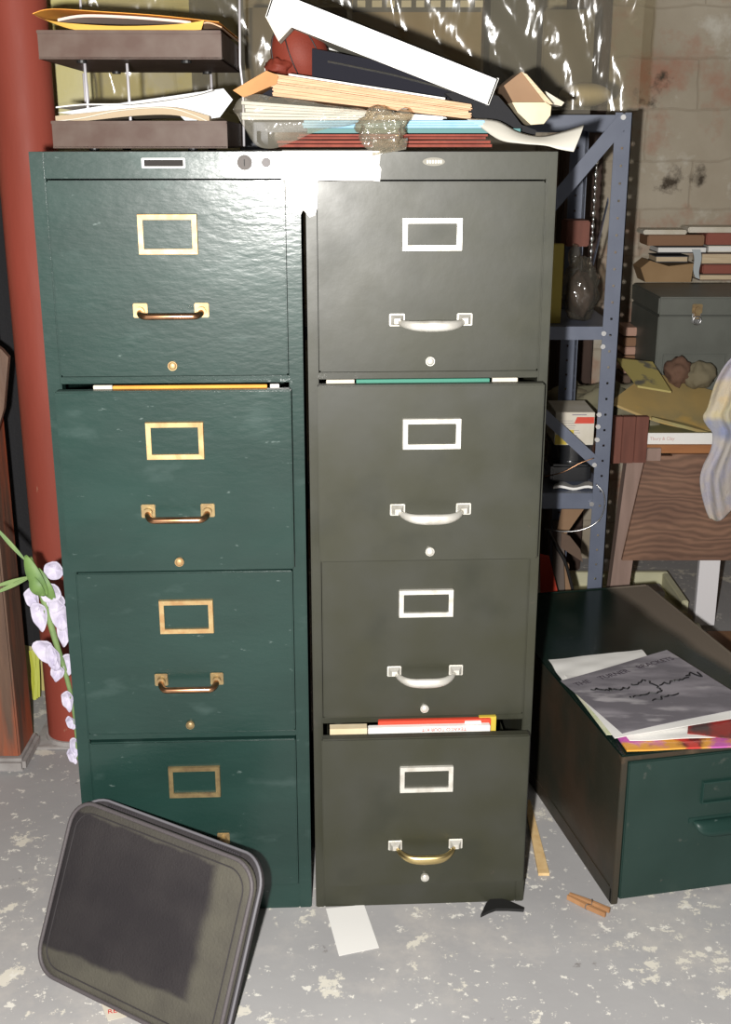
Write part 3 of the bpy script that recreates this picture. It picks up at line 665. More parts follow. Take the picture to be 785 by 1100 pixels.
def pillow(w_, h_, r, y0, y1, crown, inset=0, topdrop=None):
    """rounded slab: y0 front face, y1 back face"""
    mb = MB(); bm = mb.bm; out = [(x, z) for x, z in rounded(w_, h_, r, 8)]
    n_ = len(out); cx, cz = w_/2, h_/2
    def rg(s, y):
        v = []
        for x, z in out:
            px, pz = cx+(x-cx)*s, cz+(z-cz)*s
            yy = y
            if topdrop: yy += topdrop(px, pz)
            v.append(bm.verts.new((px, yy, pz)))
        return v
    R_ = [rg(.5, y0-crown), rg(.8, y0-crown*.8), rg(.93, y0-crown*.35), rg(.985, y0), rg(1, (y0+y1)/2*.6+y0*.4), rg(1, (y0+y1)/2*.6+y1*.4), rg(.985, y1), rg(.8, y1)]
    for a, b_ in zip(R_, R_[1:]):
        for k in range(n_): bm.faces.new((a[k], a[(k+1) % n_], b_[(k+1) % n_], b_[k]))
    bm.faces.new(R_[0][::-1]); bm.faces.new(R_[-1]); return mb
lean = lambda x, z: .0
obj('front_panel', pillow(bw, bh, .045, .0, .013, .004), m, sl, smooth=True)
def bend(x, z): return .10*max(0, (z/bh)-.55)**1.2*math.sin(PI*min(1, max(0, x/bw)))
obj('back_panel', pillow(bw, bh+.004, .047, .018, .034, .0, topdrop=lambda x, z: bend(x, z)*.8), mat('back_fabric', (.03, .026, .028), .8, bump=.3, bsc=200), sl, smooth=True)
rp = rounded(bw-.004, bh-.004, .044, 8)
obj('piping', MB().tube([(x+.002, -.001, z+.002) for x, z in rp], .0036, 8, closed=True), PIPING, sl, smooth=True)
rp2 = rounded(bw-.002, bh+.003, .046, 8)
obj('piping', MB().tube([(x+.001, .020+bend(x, z)*.8, z+.001) for x, z in rp2], .0024, 8, closed=True), mat('pale_piping', (.15, .145, .16), .55), sl, smooth=True)
# zipper tape and teeth along the top opening
ti = [(x, z) for x, z in rounded(bw-.012, bh-.010, .042, 10) if z > bh*.62]; ti.sort()
ztape = MB(); bm = ztape.bm; pr = [bm.verts.new((x+.006, .003, z+.005)) for x, z in ti]; pr2 = [bm.verts.new((x+.006, .019+bend(x, z)*.7, z+.004)) for x, z in ti]
for a in range(len(ti)-1): bm.faces.new((pr[a], pr[a+1], pr2[a+1], pr2[a]))
zp = obj('zipper', ztape, BLACKR, sl)
mbz = MB()
for k in range(60):
    x = .055+(bw-.11)*k/59; z = bh+.0003
    mbz.box(x-.0013, x+.0013, .013+bend(x, z)*.5, .019+bend(x, z)*.5, z-.003, z+.0005)
obj('zipper_teeth', mbz, mat('zip_teeth', (.05, .045, .05), .35), zp)
# inner stitched seam on the front
rs = rounded(bw-.034, bh-.034, .034, 8)
obj('seam', MB().tube([(x+.017, -.0028 if 0 else -.0022, z+.017) for x, z in rs], .0012, 6, closed=True), mat('seam_thread', (.03, .026, .028), .8), sl, smooth=True)

# ------------------------------------------------------------------ bits on the floor
def floor_sheet(name, px, th, m, label, cat):
    P = [Z(x, y, .001) for x, y in px]; P = [Vector((p.x, p.y, .0008)) for p in P]
    return one(name, MB().prism(P, (0, 0, th)), m, label, cat)
floor_sheet('paper_slip', ((350, 976), (391, 972), (407, 1018), (364, 1027)), .0006, WPAPER, 'blank white paper slip on the floor before the olive cabinet', 'paper')
rc = floor_sheet('paper_scrap', ((98, 1052), (150, 1045), (168, 1084), (116, 1097)), .0006, OPAPER, 'white paper scrap with red print under the laptop sleeve', 'paper')
tp = Z(128, 1086, 0); text('lettering', 'RECO', .014, TEXTRED, rc, (tp.x-rc.location.x, tp.y-rc.location.y, .0009), (0, 0, R(14)))
P = [Z(x, y, 0) for x, y in ((516, 986), (522, 973), (529, 966), (545, 970), (563, 978), (562, 980), (545, 979), (532, 979), (524, 982))]
one('rubber_wedge', MB().prism([Vector((p.x, p.y, .0005)) for p in P], (0, 0, .006)), BLACKR, 'small black curved rubber scrap by the olive cabinet\'s right corner', 'scrap')
a, b_ = Z(584, 941, 0), Z(566, 862, 0)
mb = MB(); d = (b_-a); sd_ = Vector((d.y, -d.x, 0)).normalized()*.0105
mb.prism([a-sd_+Vector((0, 0, .0005)), a+sd_+Vector((0, 0, .0005)), b_+sd_*.6+Vector((0, 0, .0005)), b_-sd_*.6+Vector((0, 0, .0005))], (0, 0, .006))
one('wood_strip', mb, PINE, 'pale thin wooden strip on the floor between cabinet and box', 'stick')
cp = thing('clothespin', 'wooden clothespin lying on the floor before the green box', 'clothespin', Z(631, 974, 0), (0, 0, math.atan2((Z(652, 983, 0)-Z(610, 965, 0)).y, (Z(652, 983, 0)-Z(610, 965, 0)).x)))
for s in (-1, 1):
    pr = [(-.040, s*.002, .001), (.040, s*.0055, .001), (.040, s*.0105, .001), (0, s*.010, .001), (-.040, s*.006, .001)]
    obj('wooden_half', MB().prism(pr, (0, 0, .009)), mat('clothespin_wood', (.42, .22, .10), .7, col2=(.32, .16, .07), sc=40), cp)
obj('spring', MB().tube([(.004+.003*math.cos(t), .012*math.sin(t*.5), .006+.006*math.sin(t)) for t in [k*.5 for k in range(26)]], .0009, 6), STEEL, cp)

# ------------------------------------------------------------------ dark green drawer box on the floor at the right
BA = 12; BW, BLn, BH = .406, .775, .307
bxo = thing('file_box', 'dark green single-drawer file box on the floor right of the olive cabinet', 'file box', (.452, 1.849, 0), (0, 0, R(BA)))
SIDE = mat('rusty_green_side', (.026, .0245, .016), .5, col2=(.046, .030, .018), sc=7, mix=(.4, .65), spots=[((.09, .06, .035), 20, .66, .8)], bump=.1, rvar=.05)
obj('box_body', MB().box(.0015, .006, .01, BLn, .028, BH-.004).box(BW-.006, BW-.0015, .01, BLn, .028, BH-.004).box(0, BW, BLn-.004, BLn, 0, BH-.004)
    .box(.0, .003, .004, BLn, 0, .030).box(BW-.003, BW, .004, BLn, 0, .030).box(0, .012, 0, .012, .0, BH-.003, bev=.001).box(BW-.012, BW, 0, .012, 0, BH-.003, bev=.001)
    .box(.012, BW-.012, .001, .010, BH-.012, BH-.003), SIDE, bxo)
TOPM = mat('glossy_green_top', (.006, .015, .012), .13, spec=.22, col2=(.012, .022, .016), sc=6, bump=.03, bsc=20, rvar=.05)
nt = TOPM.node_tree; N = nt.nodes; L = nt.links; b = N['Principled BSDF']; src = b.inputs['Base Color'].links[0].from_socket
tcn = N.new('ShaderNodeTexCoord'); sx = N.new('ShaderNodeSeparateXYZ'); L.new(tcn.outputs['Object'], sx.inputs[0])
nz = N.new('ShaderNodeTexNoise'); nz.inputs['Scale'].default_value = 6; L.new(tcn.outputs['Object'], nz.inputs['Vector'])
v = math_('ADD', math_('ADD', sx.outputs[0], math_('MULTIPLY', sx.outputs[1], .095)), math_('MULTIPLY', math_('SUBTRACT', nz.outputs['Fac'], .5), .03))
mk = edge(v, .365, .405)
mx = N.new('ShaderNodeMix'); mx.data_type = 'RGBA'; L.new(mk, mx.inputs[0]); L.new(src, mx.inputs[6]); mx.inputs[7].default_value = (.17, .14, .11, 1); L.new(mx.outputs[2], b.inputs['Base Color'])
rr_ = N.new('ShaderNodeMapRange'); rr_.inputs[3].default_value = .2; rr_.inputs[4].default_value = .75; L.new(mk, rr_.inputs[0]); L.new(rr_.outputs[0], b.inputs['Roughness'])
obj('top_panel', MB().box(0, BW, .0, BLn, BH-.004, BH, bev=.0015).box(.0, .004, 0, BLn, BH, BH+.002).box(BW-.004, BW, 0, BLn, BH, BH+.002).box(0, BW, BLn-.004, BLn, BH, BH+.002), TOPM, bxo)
dr = obj('drawer', MB().box(.013, BW-.013, -.004, .012, .012, BH-.013, bev=.002).box(.03, BW-.03, .012, .7, .02, .2), mat('green_paint_box', (.010, .029, .023), .42, spec=.45, col2=(.014, .036, .03), sc=7, bump=.1, rvar=.06, coat=.2, crough=.25,
         spots=[((.06, .07, .06), 40, .68, .78)]), bxo)
label_frame(dr, .203, .195, .092, .045, .0035, GREEN, .001).location.y = -.004
hb = MB()
for k in range(17):
    pass
pts = []
cpx, cz = .203, .145
# cup pull painted green
bm = hb.bm; rows = []
for i in range(17):
    u = -1+2*i/16; x = cpx+u*.058; e = max(0, 1-u**4)**.5; row = []
    for k in range(7):
        t = k/6*PI/2; row.append(bm.verts.new((x, -.004-.020*e*math.sin(t), cz+.016-.030*e*(1-math.cos(t))*.9)))
    rows.append(row)
for i in range(16):
    for k in range(6): bm.faces.new((rows[i][k], rows[i+1][k], rows[i+1][k+1], rows[i][k+1]))
o = obj('cup_pull', hb, GREEN, dr, smooth=True); o.modifiers.new('s', 'SOLIDIFY').thickness = .002
obj('pull_rim', MB().box(cpx-.066, cpx+.066, -.0052, -.0035, cz+.012, cz+.022, bev=.0008), GREEN, dr)

# papers on the box: built flat on the lid, upper ones higher
def lid_sheet(name, px, z, th, m, label, cat, amp=.002, sd=1, par=None):
    c = [Z(x, y, z) for x, y in px]
    f = lambda u, v: (0, 0, amp*(1+noise.noise(Vector((u*3+sd, v*3, sd)))))
    o = obj(name, MB().patch(c, 14, 12, f, th, (0, 0, 1)), m, smooth='auto')
    return tag(o, label, cat) if not par else o
L0 = BH+.0025
MAGR = mat('magazine_cover', (.16, .02, .02), .3, col2=(.75, .35, .05), sc=9, mix=(.5, .56), spots=[((.16, .35, .6), 9, .56, .60), ((.55, .12, .42), 7, .58, .63), ((.6, .05, .04), 12, .55, .6)], coat=.3)
lid_sheet('magazine', ((673, 808), (800, 803), (792, 768), (652, 778)), L0, .003, MAGR, 'bottom magazine with an orange, blue and pink cover at the box front', 'magazine', .001, 2)
lid_sheet('magazine', ((676, 797), (806, 792), (800, 770), (664, 782)), L0+.0045, .0012, WPAPER, 'white-edged page lying between the colourful magazine and grey poster', 'paper', .002, 5)
lid_sheet('magazine', ((738, 789), (808, 797), (806, 772), (740, 768)), L0+.008, .0015, mat('red_photo_cover', (.30, .035, .03), .35, col2=(.08, .05, .05), sc=18, mix=(.45, .6), spots=[((.6, .5, .45), 20, .6, .7)]), 'dark red magazine corner under the right end of the grey poster', 'magazine', .001, 6)
lid_sheet('paper_sheet', ((651, 790), (690, 792), (660, 728), (600, 722)), L0+.004, .0012, mat('pale_green_print', (.55, .58, .38), .7, col2=(.66, .64, .52), sc=16, spots=[((.12, .22, .08), 12, .62, .68)]), 'pale green printed sheet under the left edge of the poster', 'paper', .001, 3)
lid_sheet('paper_sheet', ((606, 737), (704, 718), (689, 700), (589, 711)), L0+.008, .001, WPAPER, 'cream sheet behind the poster at the back left of the stack', 'paper', .004, 8)
lid_sheet('paper_sheet', ((660, 795), (806, 770), (800, 745), (606, 727)), L0+.0115, .001, WPAPER, 'white sheet directly beneath the grey poster', 'paper', .003, 9)
pc = [(668, 790), (812, 757), (716, 700), (602, 731)]
POST = mat('poster_grey', (.16, .15, .17), .6, col2=(.30, .28, .31), sc=11, mix=(.45, .65), stretch=(.7, 2.0, 1), spots=[((.42, .40, .42), 14, .60, .72)])
ptc = [Z(x, y, L0+.018) for x, y in pc]
def pf(u, v): return (0, 0, .003*math.sin(u*3.3+1)*math.cos(v*2.5)+.001)
po = obj('poster', MB().patch(ptc, 20, 16, pf, .0008, (0, 0, 1)), POST, smooth='auto'); tag(po, 'grey photographic poster with black signatures on top of the box papers', 'poster')
def on_p(u, v, h=.0016):
    p = (ptc[0]*(1-u)+ptc[1]*u)*(1-v)+(ptc[3]*(1-u)+ptc[2]*u)*v; return p+Vector(pf(u, v))+Vector((0, 0, h))
def inv(px, py):   # pixel on the poster to (u, v)
    best = None; t = Z(px, py, L0+.020)
    for i in range(61):
        for j in range(61):
            p = on_p(i/60, j/60); d = (p-t).length
            if best is None or d < best[0]: best = (d, i/60, j/60)
    return best[1], best[2]
def scribble(x0, y0, x1, y1, h, n, seed):
    rnd = random.Random(seed); u0 = inv(x0, y0); u1 = inv(x1, y1); pts = []
    for i in range(n):
        t = i/(n-1); u = u0[0]+(u1[0]-u0[0])*t; v = u0[1]+(u1[1]-u0[1])*t
        pts.append(on_p(min(.98, max(.02, u+rnd.uniform(-.012, .012))), min(.98, max(.02, v+h*rnd.uniform(-1, 1)*(1.3 if rnd.random() < .25 else .6)))))
    return MB().tube(sm(pts, 3), .0017, 5)
for s in ((637, 741, 676, 740, .035, 16, 1), (679, 738, 693, 731, .03, 7, 2), (697, 732, 712, 743, .05, 8, 3), (708, 735, 738, 728, .025, 14, 4), (738, 727, 752, 723, .04, 7, 5), (676, 750, 712, 742, .02, 13, 6), (699, 753, 727, 745, .02, 11, 7)):
    obj('signature', scribble(*s), INK, po)
# dark title line along the back edge of the poster
for i, wd_ in enumerate(('THE', 'TURNER', 'BRACKETS')):
    u = (.12, .40, .78)[i]; a = on_p(u-.05, .86, .0018); b2 = on_p(u+.05, .86, .0018); d = b2-a; nn = Vector((0, 0, 1))
    o = text('title_lettering', wd_, .020, mat('grey_ink', (.055, .045, .06), .6), po, (0, 0, 0), (0, 0, 0))
    o.matrix_world = frame_from((a+b2)/2+Vector((0, 0, .0006)), d, Vector((0, 0, 1)))
    o.matrix_world = Matrix.Translation((a+b2)/2+Vector((0, 0, .0006))) @ Matrix.Rotation(math.atan2(d.y, d.x), 4, 'Z')

# ------------------------------------------------------------------ blue-grey steel shelving behind
SY0, SY1, SX0, SX1 = 2.75, 3.06, -.28, .592
sh = thing('shelving_unit', 'blue-grey slotted steel shelving unit behind the cabinets', 'shelving', (SX1, SY0, 0))
def slot_plate(mb, x0, x1, y0, y1, z0, z1, pitch=.038, hs=.0052):
    """thin perforated strip; one of x/y is the thickness"""
    alongx = abs(x1-x0) > abs(y1-y0)
    a0, a1 = (x0, x1) if alongx else (y0, y1); c = (a0+a1)/2
    def bx_(p, q_, za, zb):
        if alongx: mb.box(p, q_, y0, y1, za, zb)
        else: mb.box(x0, x1, p, q_, za, zb)
    bx_(a0, c-hs/2, z0, z1); bx_(c+hs/2, a1, z0, z1); z = z0
    while z < z1-.001:
        zt = min(z+pitch-hs, z1); bx_(c-hs/2, c+hs/2, z, zt); z += pitch
def post(xr, yf, sx, sy, z1=1.403):
    mb = MB(); wd = .038
    X0, X1 = (xr-wd, xr) if sx > 0 else (xr, xr+wd)
    slot_plate(mb, X0-SX1, X1-SX1, yf-SY0, yf-SY0+.002, 0, z1)
    xs_ = (xr-.002, xr) if sx > 0 else (xr, xr+.002)
    ya, yb = (yf, yf+wd) if sy > 0 else (yf-wd, yf)
    slot_plate(mb, xs_[0]-SX1, xs_[1]-SX1, ya-SY0, yb-SY0, 0, z1)
    return obj('post', mb, BLUEST, sh)
post(SX1, SY0, 1, 1); post(SX1-.045, SY1, 1, -1); post(SX0, SY0, -1, 1); post(SX0, SY1, -1, -1)
def shelf(z, lip=.034, nm='shelf'):
    mb = MB().box(SX0-SX1+.002, -.003, .003, SY1-SY0-.003, z-.002, z).box(SX0-SX1+.002, -.036, .002, .0035, z-lip, z, bev=.0005).box(SX0-SX1+.002, -.003, SY1-SY0-.004, SY1-SY0-.0025, z-lip, z)
    mb.box(-.0045, -.003, .03, SY1-SY0-.03, z-lip, z)
    return obj(nm, mb, BLUEST, sh)
zs1 = W(620, 351, SY0).z; zs2 = W(620, 530, SY0).z
shelf(1.398, .034); shelf(zs1, .031); shelf(zs2, .040)
BOLT = mat('zinc_bolt', (.85, .85, .85), .3, 1)
def bolt(px, py):
    p = W(px, py, SY0); obj('bolt', MB().cyl((p.x-SX1, -.003, p.z), .0058, .005, 'Y', 10), BOLT, sh, smooth='auto')
for b_ in ((669, 126), (648, 358), (647, 372), (643, 445), (642, 458), (641, 472), (638, 499), (635, 541)): bolt(*b_)
# gussets / diagonal braces
def brace(a, b_, wd, y, dx=0):
    A, B = W(*a, y), W(*b_, y); B = A+(B-A)*((SX0+.01-A.x)/(B.x-A.x)); d = (B-A).normalized(); s = Vector((d.z, 0, -d.x))*wd/2; off = Vector((SX1, SY0, 0))
    return obj('brace', MB().prism([A-s-off, A+s-off, B+s-off, B-s-off], (0, .002, 0)), BLUEST, sh)
brace((672, 126), (574, 242), .032, SY0-.002); brace((640, 497), (588, 449), .026, SY0-.0045)
# cross strap on the side, running back
A, B = W(653, 215, SY0+.02), W(630, 312, SY1-.02)
obj('brace', MB().tube([A-Vector((SX1, SY0, 0)), B-Vector((SX1, SY0, 0))], .009, 6, flat=(.15, 1)), BLUEST, sh)

# chain hanging by the shelf
ch = MB(); a = W(642, 152, 2.93); b_ = W(631, 330, 2.93); n = 27
for k in range(n):
    p = a.lerp(b_, k/(n-1)); ch.ball(p, (.0055, .0035, .0085) if k % 2 else (.0032, .0055, .0085), 8)
one('chain', ch, CHROME, 'shiny twisted chain hanging inside the shelving unit', 'chain', smooth=True)
# red painted timber block, fixed to the back post
a, b_ = W(608, 265, 2.93), W(634, 237, 2.93)
one('timber_block', MB().box(a.x, b_.x, 2.93, SY1-.045, a.z, b_.z, bev=.003), REDWOOD, 'red painted square timber end between the shelving posts', 'timber')
# dark timber upright near the wall
a, b_ = W(600, 300, 3.64), W(640, 300, 3.64)
one('timber_upright', MB().box(a.x, b_.x, 3.63, 3.74, 0, 2.4, bev=.004), BARK, 'dark brown timber upright against the wall behind the shelving', 'timber')
# things on shelf 1
def at_shelf(px0, px1, py0, z, Y, dy): return W(px0, py0, Y).x, W(px1, py0, Y).x, Y, Y+dy, z, W(px0, py0, Y).z
x0, x1, y0, y1, z0, z1 = at_shelf(578, 606, 262, zs1, 2.80, .02)
one('yellow_board', MB().box(x0, x1, y0, y1, z0+.0005, z1, bev=.001), mat('yellow_board', (.42, .33, .06), .7), 'narrow yellow board standing on the upper shelf beside the olive cabinet', 'board')
c = W(622, 328, 2.86)
pb = thing('wrapped_bundle', 'dark brown bundle wrapped in clear plastic on the upper shelf', 'bundle', (c.x, 2.86, zs1))
obj('contents', blob((0, 0, .064), (.033, .045, .052), .2, 1.6, 3, 32), mat('dark_bundle', (.035, .022, .018), .7, col2=(.09, .06, .05), sc=30), pb, smooth=True)
def bagf(q_): return 1+.22*noise.noise(q_*2.6+Vector((5, 1, 2)))+.10*noise.noise(q_*6)
mb = MB().ball((0, 0, .070), (.044, .058, .074), 36, bagf).ball((-.018, 0, .150), (.014, .02, .028), 20, bagf)
for v in mb.bm.verts:
    if v.co.z < .0015: v.co.z = .0015
obj('wrapper', mb, plastic('dark_wrap', (.75, .72, .68), .05, .10, 14, .35), pb, smooth=True)
# things on shelf 2
x0, x1, y0, y1, z0, z1 = at_shelf(597, 639, 443, zs2, 2.80, .14); zb = W(597, 478, 2.80).z
cb = thing('carton', 'small white printed carton on top of the black tins on the lower shelf', 'carton', (x0, y0, zb))
obj('box_shell', MB().box(0, x1-x0, 0, .14, 0, z1-zb, bev=.001), OPAPER, cb)
obj('red_label', MB().prism([(.046, -.0008, .054), (.052, -.0008, .070), (x1-x0-.001, -.0008, .070), (x1-x0-.001, -.0008, .054)], (0, .0006, 0)), REDPL, cb)
obj('yellow_label', MB().box(.0005, .030, -.0008, -.0002, .001, .026).box(.034, .046, -.0008, -.0002, .020, .038), YELW, cb)
mb = MB()
for k in range(7): mb.box(.012, .012+random.uniform(.03, .05), -.0007, -.0002, .030+k*.006-.006, .031+k*.006-.006)
mb.box(.040, .075, -.0008, -.0002, .0745, .077)
obj('fine_print', mb, mat('grey_print', (.25, .22, .25), .7), cb)
TIN = mat('black_tin', (.012, .013, .015), .25, coat=.4)
zt1 = W(600, 479.5, 2.80).z; zt0 = W(600, 499, 2.80).z
one('cable_spool', MB().cyl(((x0+x1)/2+.005, 2.865, (zt0+zb)/2-.001), .058, zb-zt0-.002, n=36).cyl(((x0+x1)/2+.005, 2.865, zt0+.003), .062, .005, n=36).cyl(((x0+x1)/2+.005, 2.865, zb-.004), .062, .005, n=36), TIN, 'ribbed black spool under the white printed carton', 'spool', smooth='auto')
mb = MB().box(x0-.005, x1-.002, 2.80, 2.93, zs2+.014, zt0-.001, bev=.006)
one('black_case', mb, TIN, 'flat glossy black case under the spool on the lower shelf', 'case')
one('paper_stack', MB().patch([W(594, 527, 2.775), W(636, 527, 2.775), W(636, 520, 2.90), W(598, 520, 2.90)], 10, 4, lambda u, v: (0, 0, .004+.003*math.sin(u*9)), .006, (0, 0, 1)), WPAPER, 'white crumpled papers at the front of the lower shelf', 'papers')
# wires
one('wire', MB().tube(sm([W(585, 512, 2.76), W(605, 507, 2.742), W(622, 498, 2.738), W(638, 492, 2.738)]), .0014, 6), COPPER, 'thin copper wire stretched in front of the black case', 'wire', smooth=True)
one('cable_loop', MB().tube(sm([W(640, 520, 2.742), W(648, 530, 2.735), W(649, 545, 2.735), W(642, 560, 2.738), W(625, 569, 2.74), W(605, 571, 2.75), W(585, 568, 2.77)], 7), .0016, 6), STEEL, 'grey cable looping around the shelving post below the lower shelf', 'cable', smooth=True)
# things beneath the shelf
one('cardboard_sheet', MB().prism([W(603, 547, 2.95), W(627, 547, 2.95), W(608, 574, 2.95), W(598, 570, 2.95)], (0, .004, 0)), CARD, 'brown cardboard flap directly under the lower shelf', 'cardboard')
p = [W(603, 572, 2.93), W(612, 576, 2.93), W(623, 590, 2.93), W(626, 604, 2.93), W(602, 588, 2.93)]
one('cardboard_sheet', MB().prism(p, (0, .004, 0)), DKCARD, 'dark brown pointed cardboard piece below the cardboard flap', 'cardboard')
one('power_cord', MB().tube(sm([W(588, 568, 2.88), W(598, 588, 2.88), W(606, 602, 2.88), W(612, 622, 2.88), W(618, 650, 2.88), W(620, 690, 2.88)]), .004, 8), BLACKR, 'thick black cord hanging under the lower shelf', 'cord', smooth=True)
one('wood_board', MB().prism([W(594, 560, 2.97), W(603, 560, 2.97), W(622, 760, 2.97), W(594, 760, 2.97)], (0, .012, 0)), mat('grey_board_wood', (.12, .095, .08), .8), 'grey-brown board leaning under the lower shelf', 'board')
one('wood_board', MB().prism([W(606, 604, 2.92), W(611, 606, 2.92), W(624, 760, 2.92), W(612, 760, 2.92)], (0, .012, 0)), CARD, 'tan curved strip standing beside the grey-brown board', 'board')
one('red_panel', MB().prism([W(580, 596, 2.84), W(590, 598, 2.84), W(600, 640, 2.84), W(606, 750, 2.84), W(582, 750, 2.84)], (0, .008, 0)), REDPL, 'bright red plastic panel leaning between cabinet and shelving', 'panel')

# on the shelf top, behind the clear sheet
def topbox(px0, px1, py, Y, dy, m, name, label, cat, bev=.004):
    x0, x1, z1 = W(px0, py, Y).x, W(px1, py, Y).x, W(px0, py, Y).z
    return one(name, MB().box(x0, x1, Y, Y+dy, 1.3995, z1, bev=bev), m, label, cat)
cx = thing('carton', 'brown carton with a dark banded label behind the clear plastic sheet', 'carton', (0, 0, 0))
x0, x1, z1 = W(378, 8, 2.86).x, W(518, 8, 2.86).x, W(378, -60, 2.86).z
obj('box_shell', MB().box(x0, x1, 2.86, 3.02, 1.3995, z1, bev=.003), mat('olive_carton', (.22, .18, .10), .8, col2=(.28, .2, .11), sc=5), cx)
za, zb_ = W(378, 13, 2.86).z, W(378, -3, 2.86).z
obj('dark_band', MB().box(x0+.002, x1-.003, 2.8588, 2.8598, za, zb_), mat('band', (.045, .04, .04), .6), cx)
mb = MB()
for k in range(9): mb.box(x0+.012+k*.033, x0+.012+k*.033+.018+.004*(k % 2), 2.8582, 2.8589, za+.010, za+.024)
obj('band_marks', mb, OPAPER, cx)
topbox(528, 580, -20, 2.88, .15, mat('dark_grey_box', (.06, .058, .052), .6, col2=(.04, .04, .036), sc=8), 'storage_box', 'dark grey box behind the sheet, right of the banded carton', 'box')
topbox(584, 640, 10, 2.90, .13, mat('brown_grey_box', (.11, .09, .06), .6, col2=(.07, .06, .04), sc=8), 'storage_box', 'brownish box behind the sheet at the shelving\'s right end', 'box')
c = W(628, 102, 2.86)
one('cushion_roll', MB().ball(c, (.060, .05, .026), 24), mat('cream_cloth', (.5, .42, .28), .85), 'cream lens-shaped roll behind the sheet above the shelving corner', 'roll', smooth=True)
topbox(262, 372, 8, 2.90, .13, mat('dull_brown_box', (.16, .12, .08), .7, col2=(.1, .08, .05), sc=6), 'storage_box', 'dull brown box behind the sheet, above the basketball', 'box')  # brown box colour, mottled darker by noise

# clear plastic sheet
mb = MB(); bm = mb.bm; NX, NZ = 150, 50; rows = []
xl, xr = -.575, .597; zlo, zhi = 1.4065, 2.0
for i in range(NX+1):
    u = i/NX; col_ = []
    for k in range(NZ+1):
        v = k/NZ; x = xl+(xr-xl)*u; z = zlo+(zhi-zlo)*v
        if u < .02: x += .02*noise.noise(Vector((0, z*6, 1)))
        y = 2.60+.12*min(1, u*1.6)+.030*noise.noise(Vector((x*7, z*1.6, 0)))+.014*noise.noise(Vector((x*19+z*8, z*6, 4)))+.005*abs(noise.noise(Vector((x*45, z*24, 7))))
        if u > .985: x -= .0
        zz_ = z+(.004*noise.noise(Vector((x*12, 0, 3))) if k == 0 else 0)
        if x < -.33: y = min(y, 2.70)
        col_.append(bm.verts.new((x, y, zz_)))
    rows.append(col_)
for i in range(NX):
    for k in range(NZ): bm.faces.new((rows[i][k], rows[i+1][k], rows[i+1][k+1], rows[i][k+1]))
one('plastic_sheet', mb, SHEETPL, 'large clear wrinkled plastic sheet hanging behind the pile of papers', 'plastic sheet', smooth=True)

# ------------------------------------------------------------------ workbench at the right
BY = 3.0; zt = W(700, 478, BY).z; zb2 = W(700, 487, BY).z
wbn = thing('workbench', 'wooden workbench with plywood apron and splayed leg at the right', 'workbench', (.60, BY, 0))
of = Vector((.60, BY, 0))
xb = W(692, 480, BY).x
obj('bench_top', MB().box(xb-.60, 1.2, 0, .60, zb2, zt, bev=.002).box(.0, xb-.60, .02, .60, zb2, zt, bev=.002), ORGWOOD, wbn)
PLY = mat('plywood', (.25, .135, .085), .65, col2=(.19, .10, .065), sc=3, mix=(.42, .58), stretch=(1.3, 1, 7), bump=.1)
nt = PLY.node_tree; N = nt.nodes; L = nt.links
wv = N.new('ShaderNodeTexWave'); wv.wave_type = 'BANDS'; wv.bands_direction = 'Z'; wv.inputs['Scale'].default_value = 20; wv.inputs['Distortion'].default_value = 22; wv.inputs['Detail'].default_value = 3; wv.inputs['Detail Scale'].default_value = .55
tcn = N.new('ShaderNodeTexCoord'); mp = N.new('ShaderNodeMapping'); mp.inputs['Scale'].default_value = (.35, 1, 1); L.new(tcn.outputs['Object'], mp.inputs[0]); L.new(mp.outputs[0], wv.inputs['Vector'])
b = N['Principled BSDF']; src = b.inputs['Base Color'].links[0].from_socket
mx = N.new('ShaderNodeMix'); mx.data_type = 'RGBA'; mx.blend_type = 'MULTIPLY'; mx.inputs[0].default_value = .38; L.new(src, mx.inputs[6]); L.new(wv.outputs['Color'], mx.inputs[7]); L.new(mx.outputs[2], b.inputs['Base Color'])
p = [W(694, 490, BY-.01)-of, W(722, 474+16, BY-.01)-of, W(722, 488, BY-.01)-of, W(810, 488, BY-.01)-of, W(810, 602, BY-.01)-of, W(668, 602, BY-.01)-of]
obj('plywood_apron', MB().prism(p, (0, .012, 0)), PLY, wbn)
def leg(tx, ty, bx_, by_, wd, Y, m, nm='leg', dy=.04, z0=0):
    A = W(tx, ty, Y)-of; B = W(bx_, by_, Y)-of; t = (z0-A.z)/(B.z-A.z); B = A+(B-A)*t
    return obj(nm, MB().prism([A, A+Vector((wd, 0, 0)), B+Vector((wd, 0, 0)), B], (0, dy, 0)), m, wbn)
leg(674, 489, 652, 655, .052, BY+.003, RAWWOOD)
leg(1000, 488, 1010, 655, .06, BY+.003, RAWWOOD)
leg(860, 488, 852, 655, .06, BY+.5, RAWWOOD)
# upright white leg
A = W(752, 600, 3.12); B = W(774, 600, 3.12); zf = W(757, 668, 3.12).z
obj('white_leg', MB().box(A.x-.60, B.x-.60, .12, .14, 0.02, zb2, bev=.001), WHITEP, wbn)
A = W(655, 456, BY-.012); B = W(694, 498, BY-.012)
mb = MB()
for k in range(3):
    xa = A.x+(B.x-A.x)*k/3; xc = A.x+(B.x-A.x)*(k+1)/3-.001; mb.box(xa-.60, xc-.60, -.012, .01, B.z+.001*k, A.z+.02, bev=.0012)
obj('end_board', mb, REDWOOD, wbn)
obj('top_block', MB().box(W(697, 474, BY-.03).x-.6, W(712, 474, BY-.03).x-.6, -.02, -.0105, W(700, 493, BY).z, zt-.004, bev=.001), RAWWOOD, wbn)
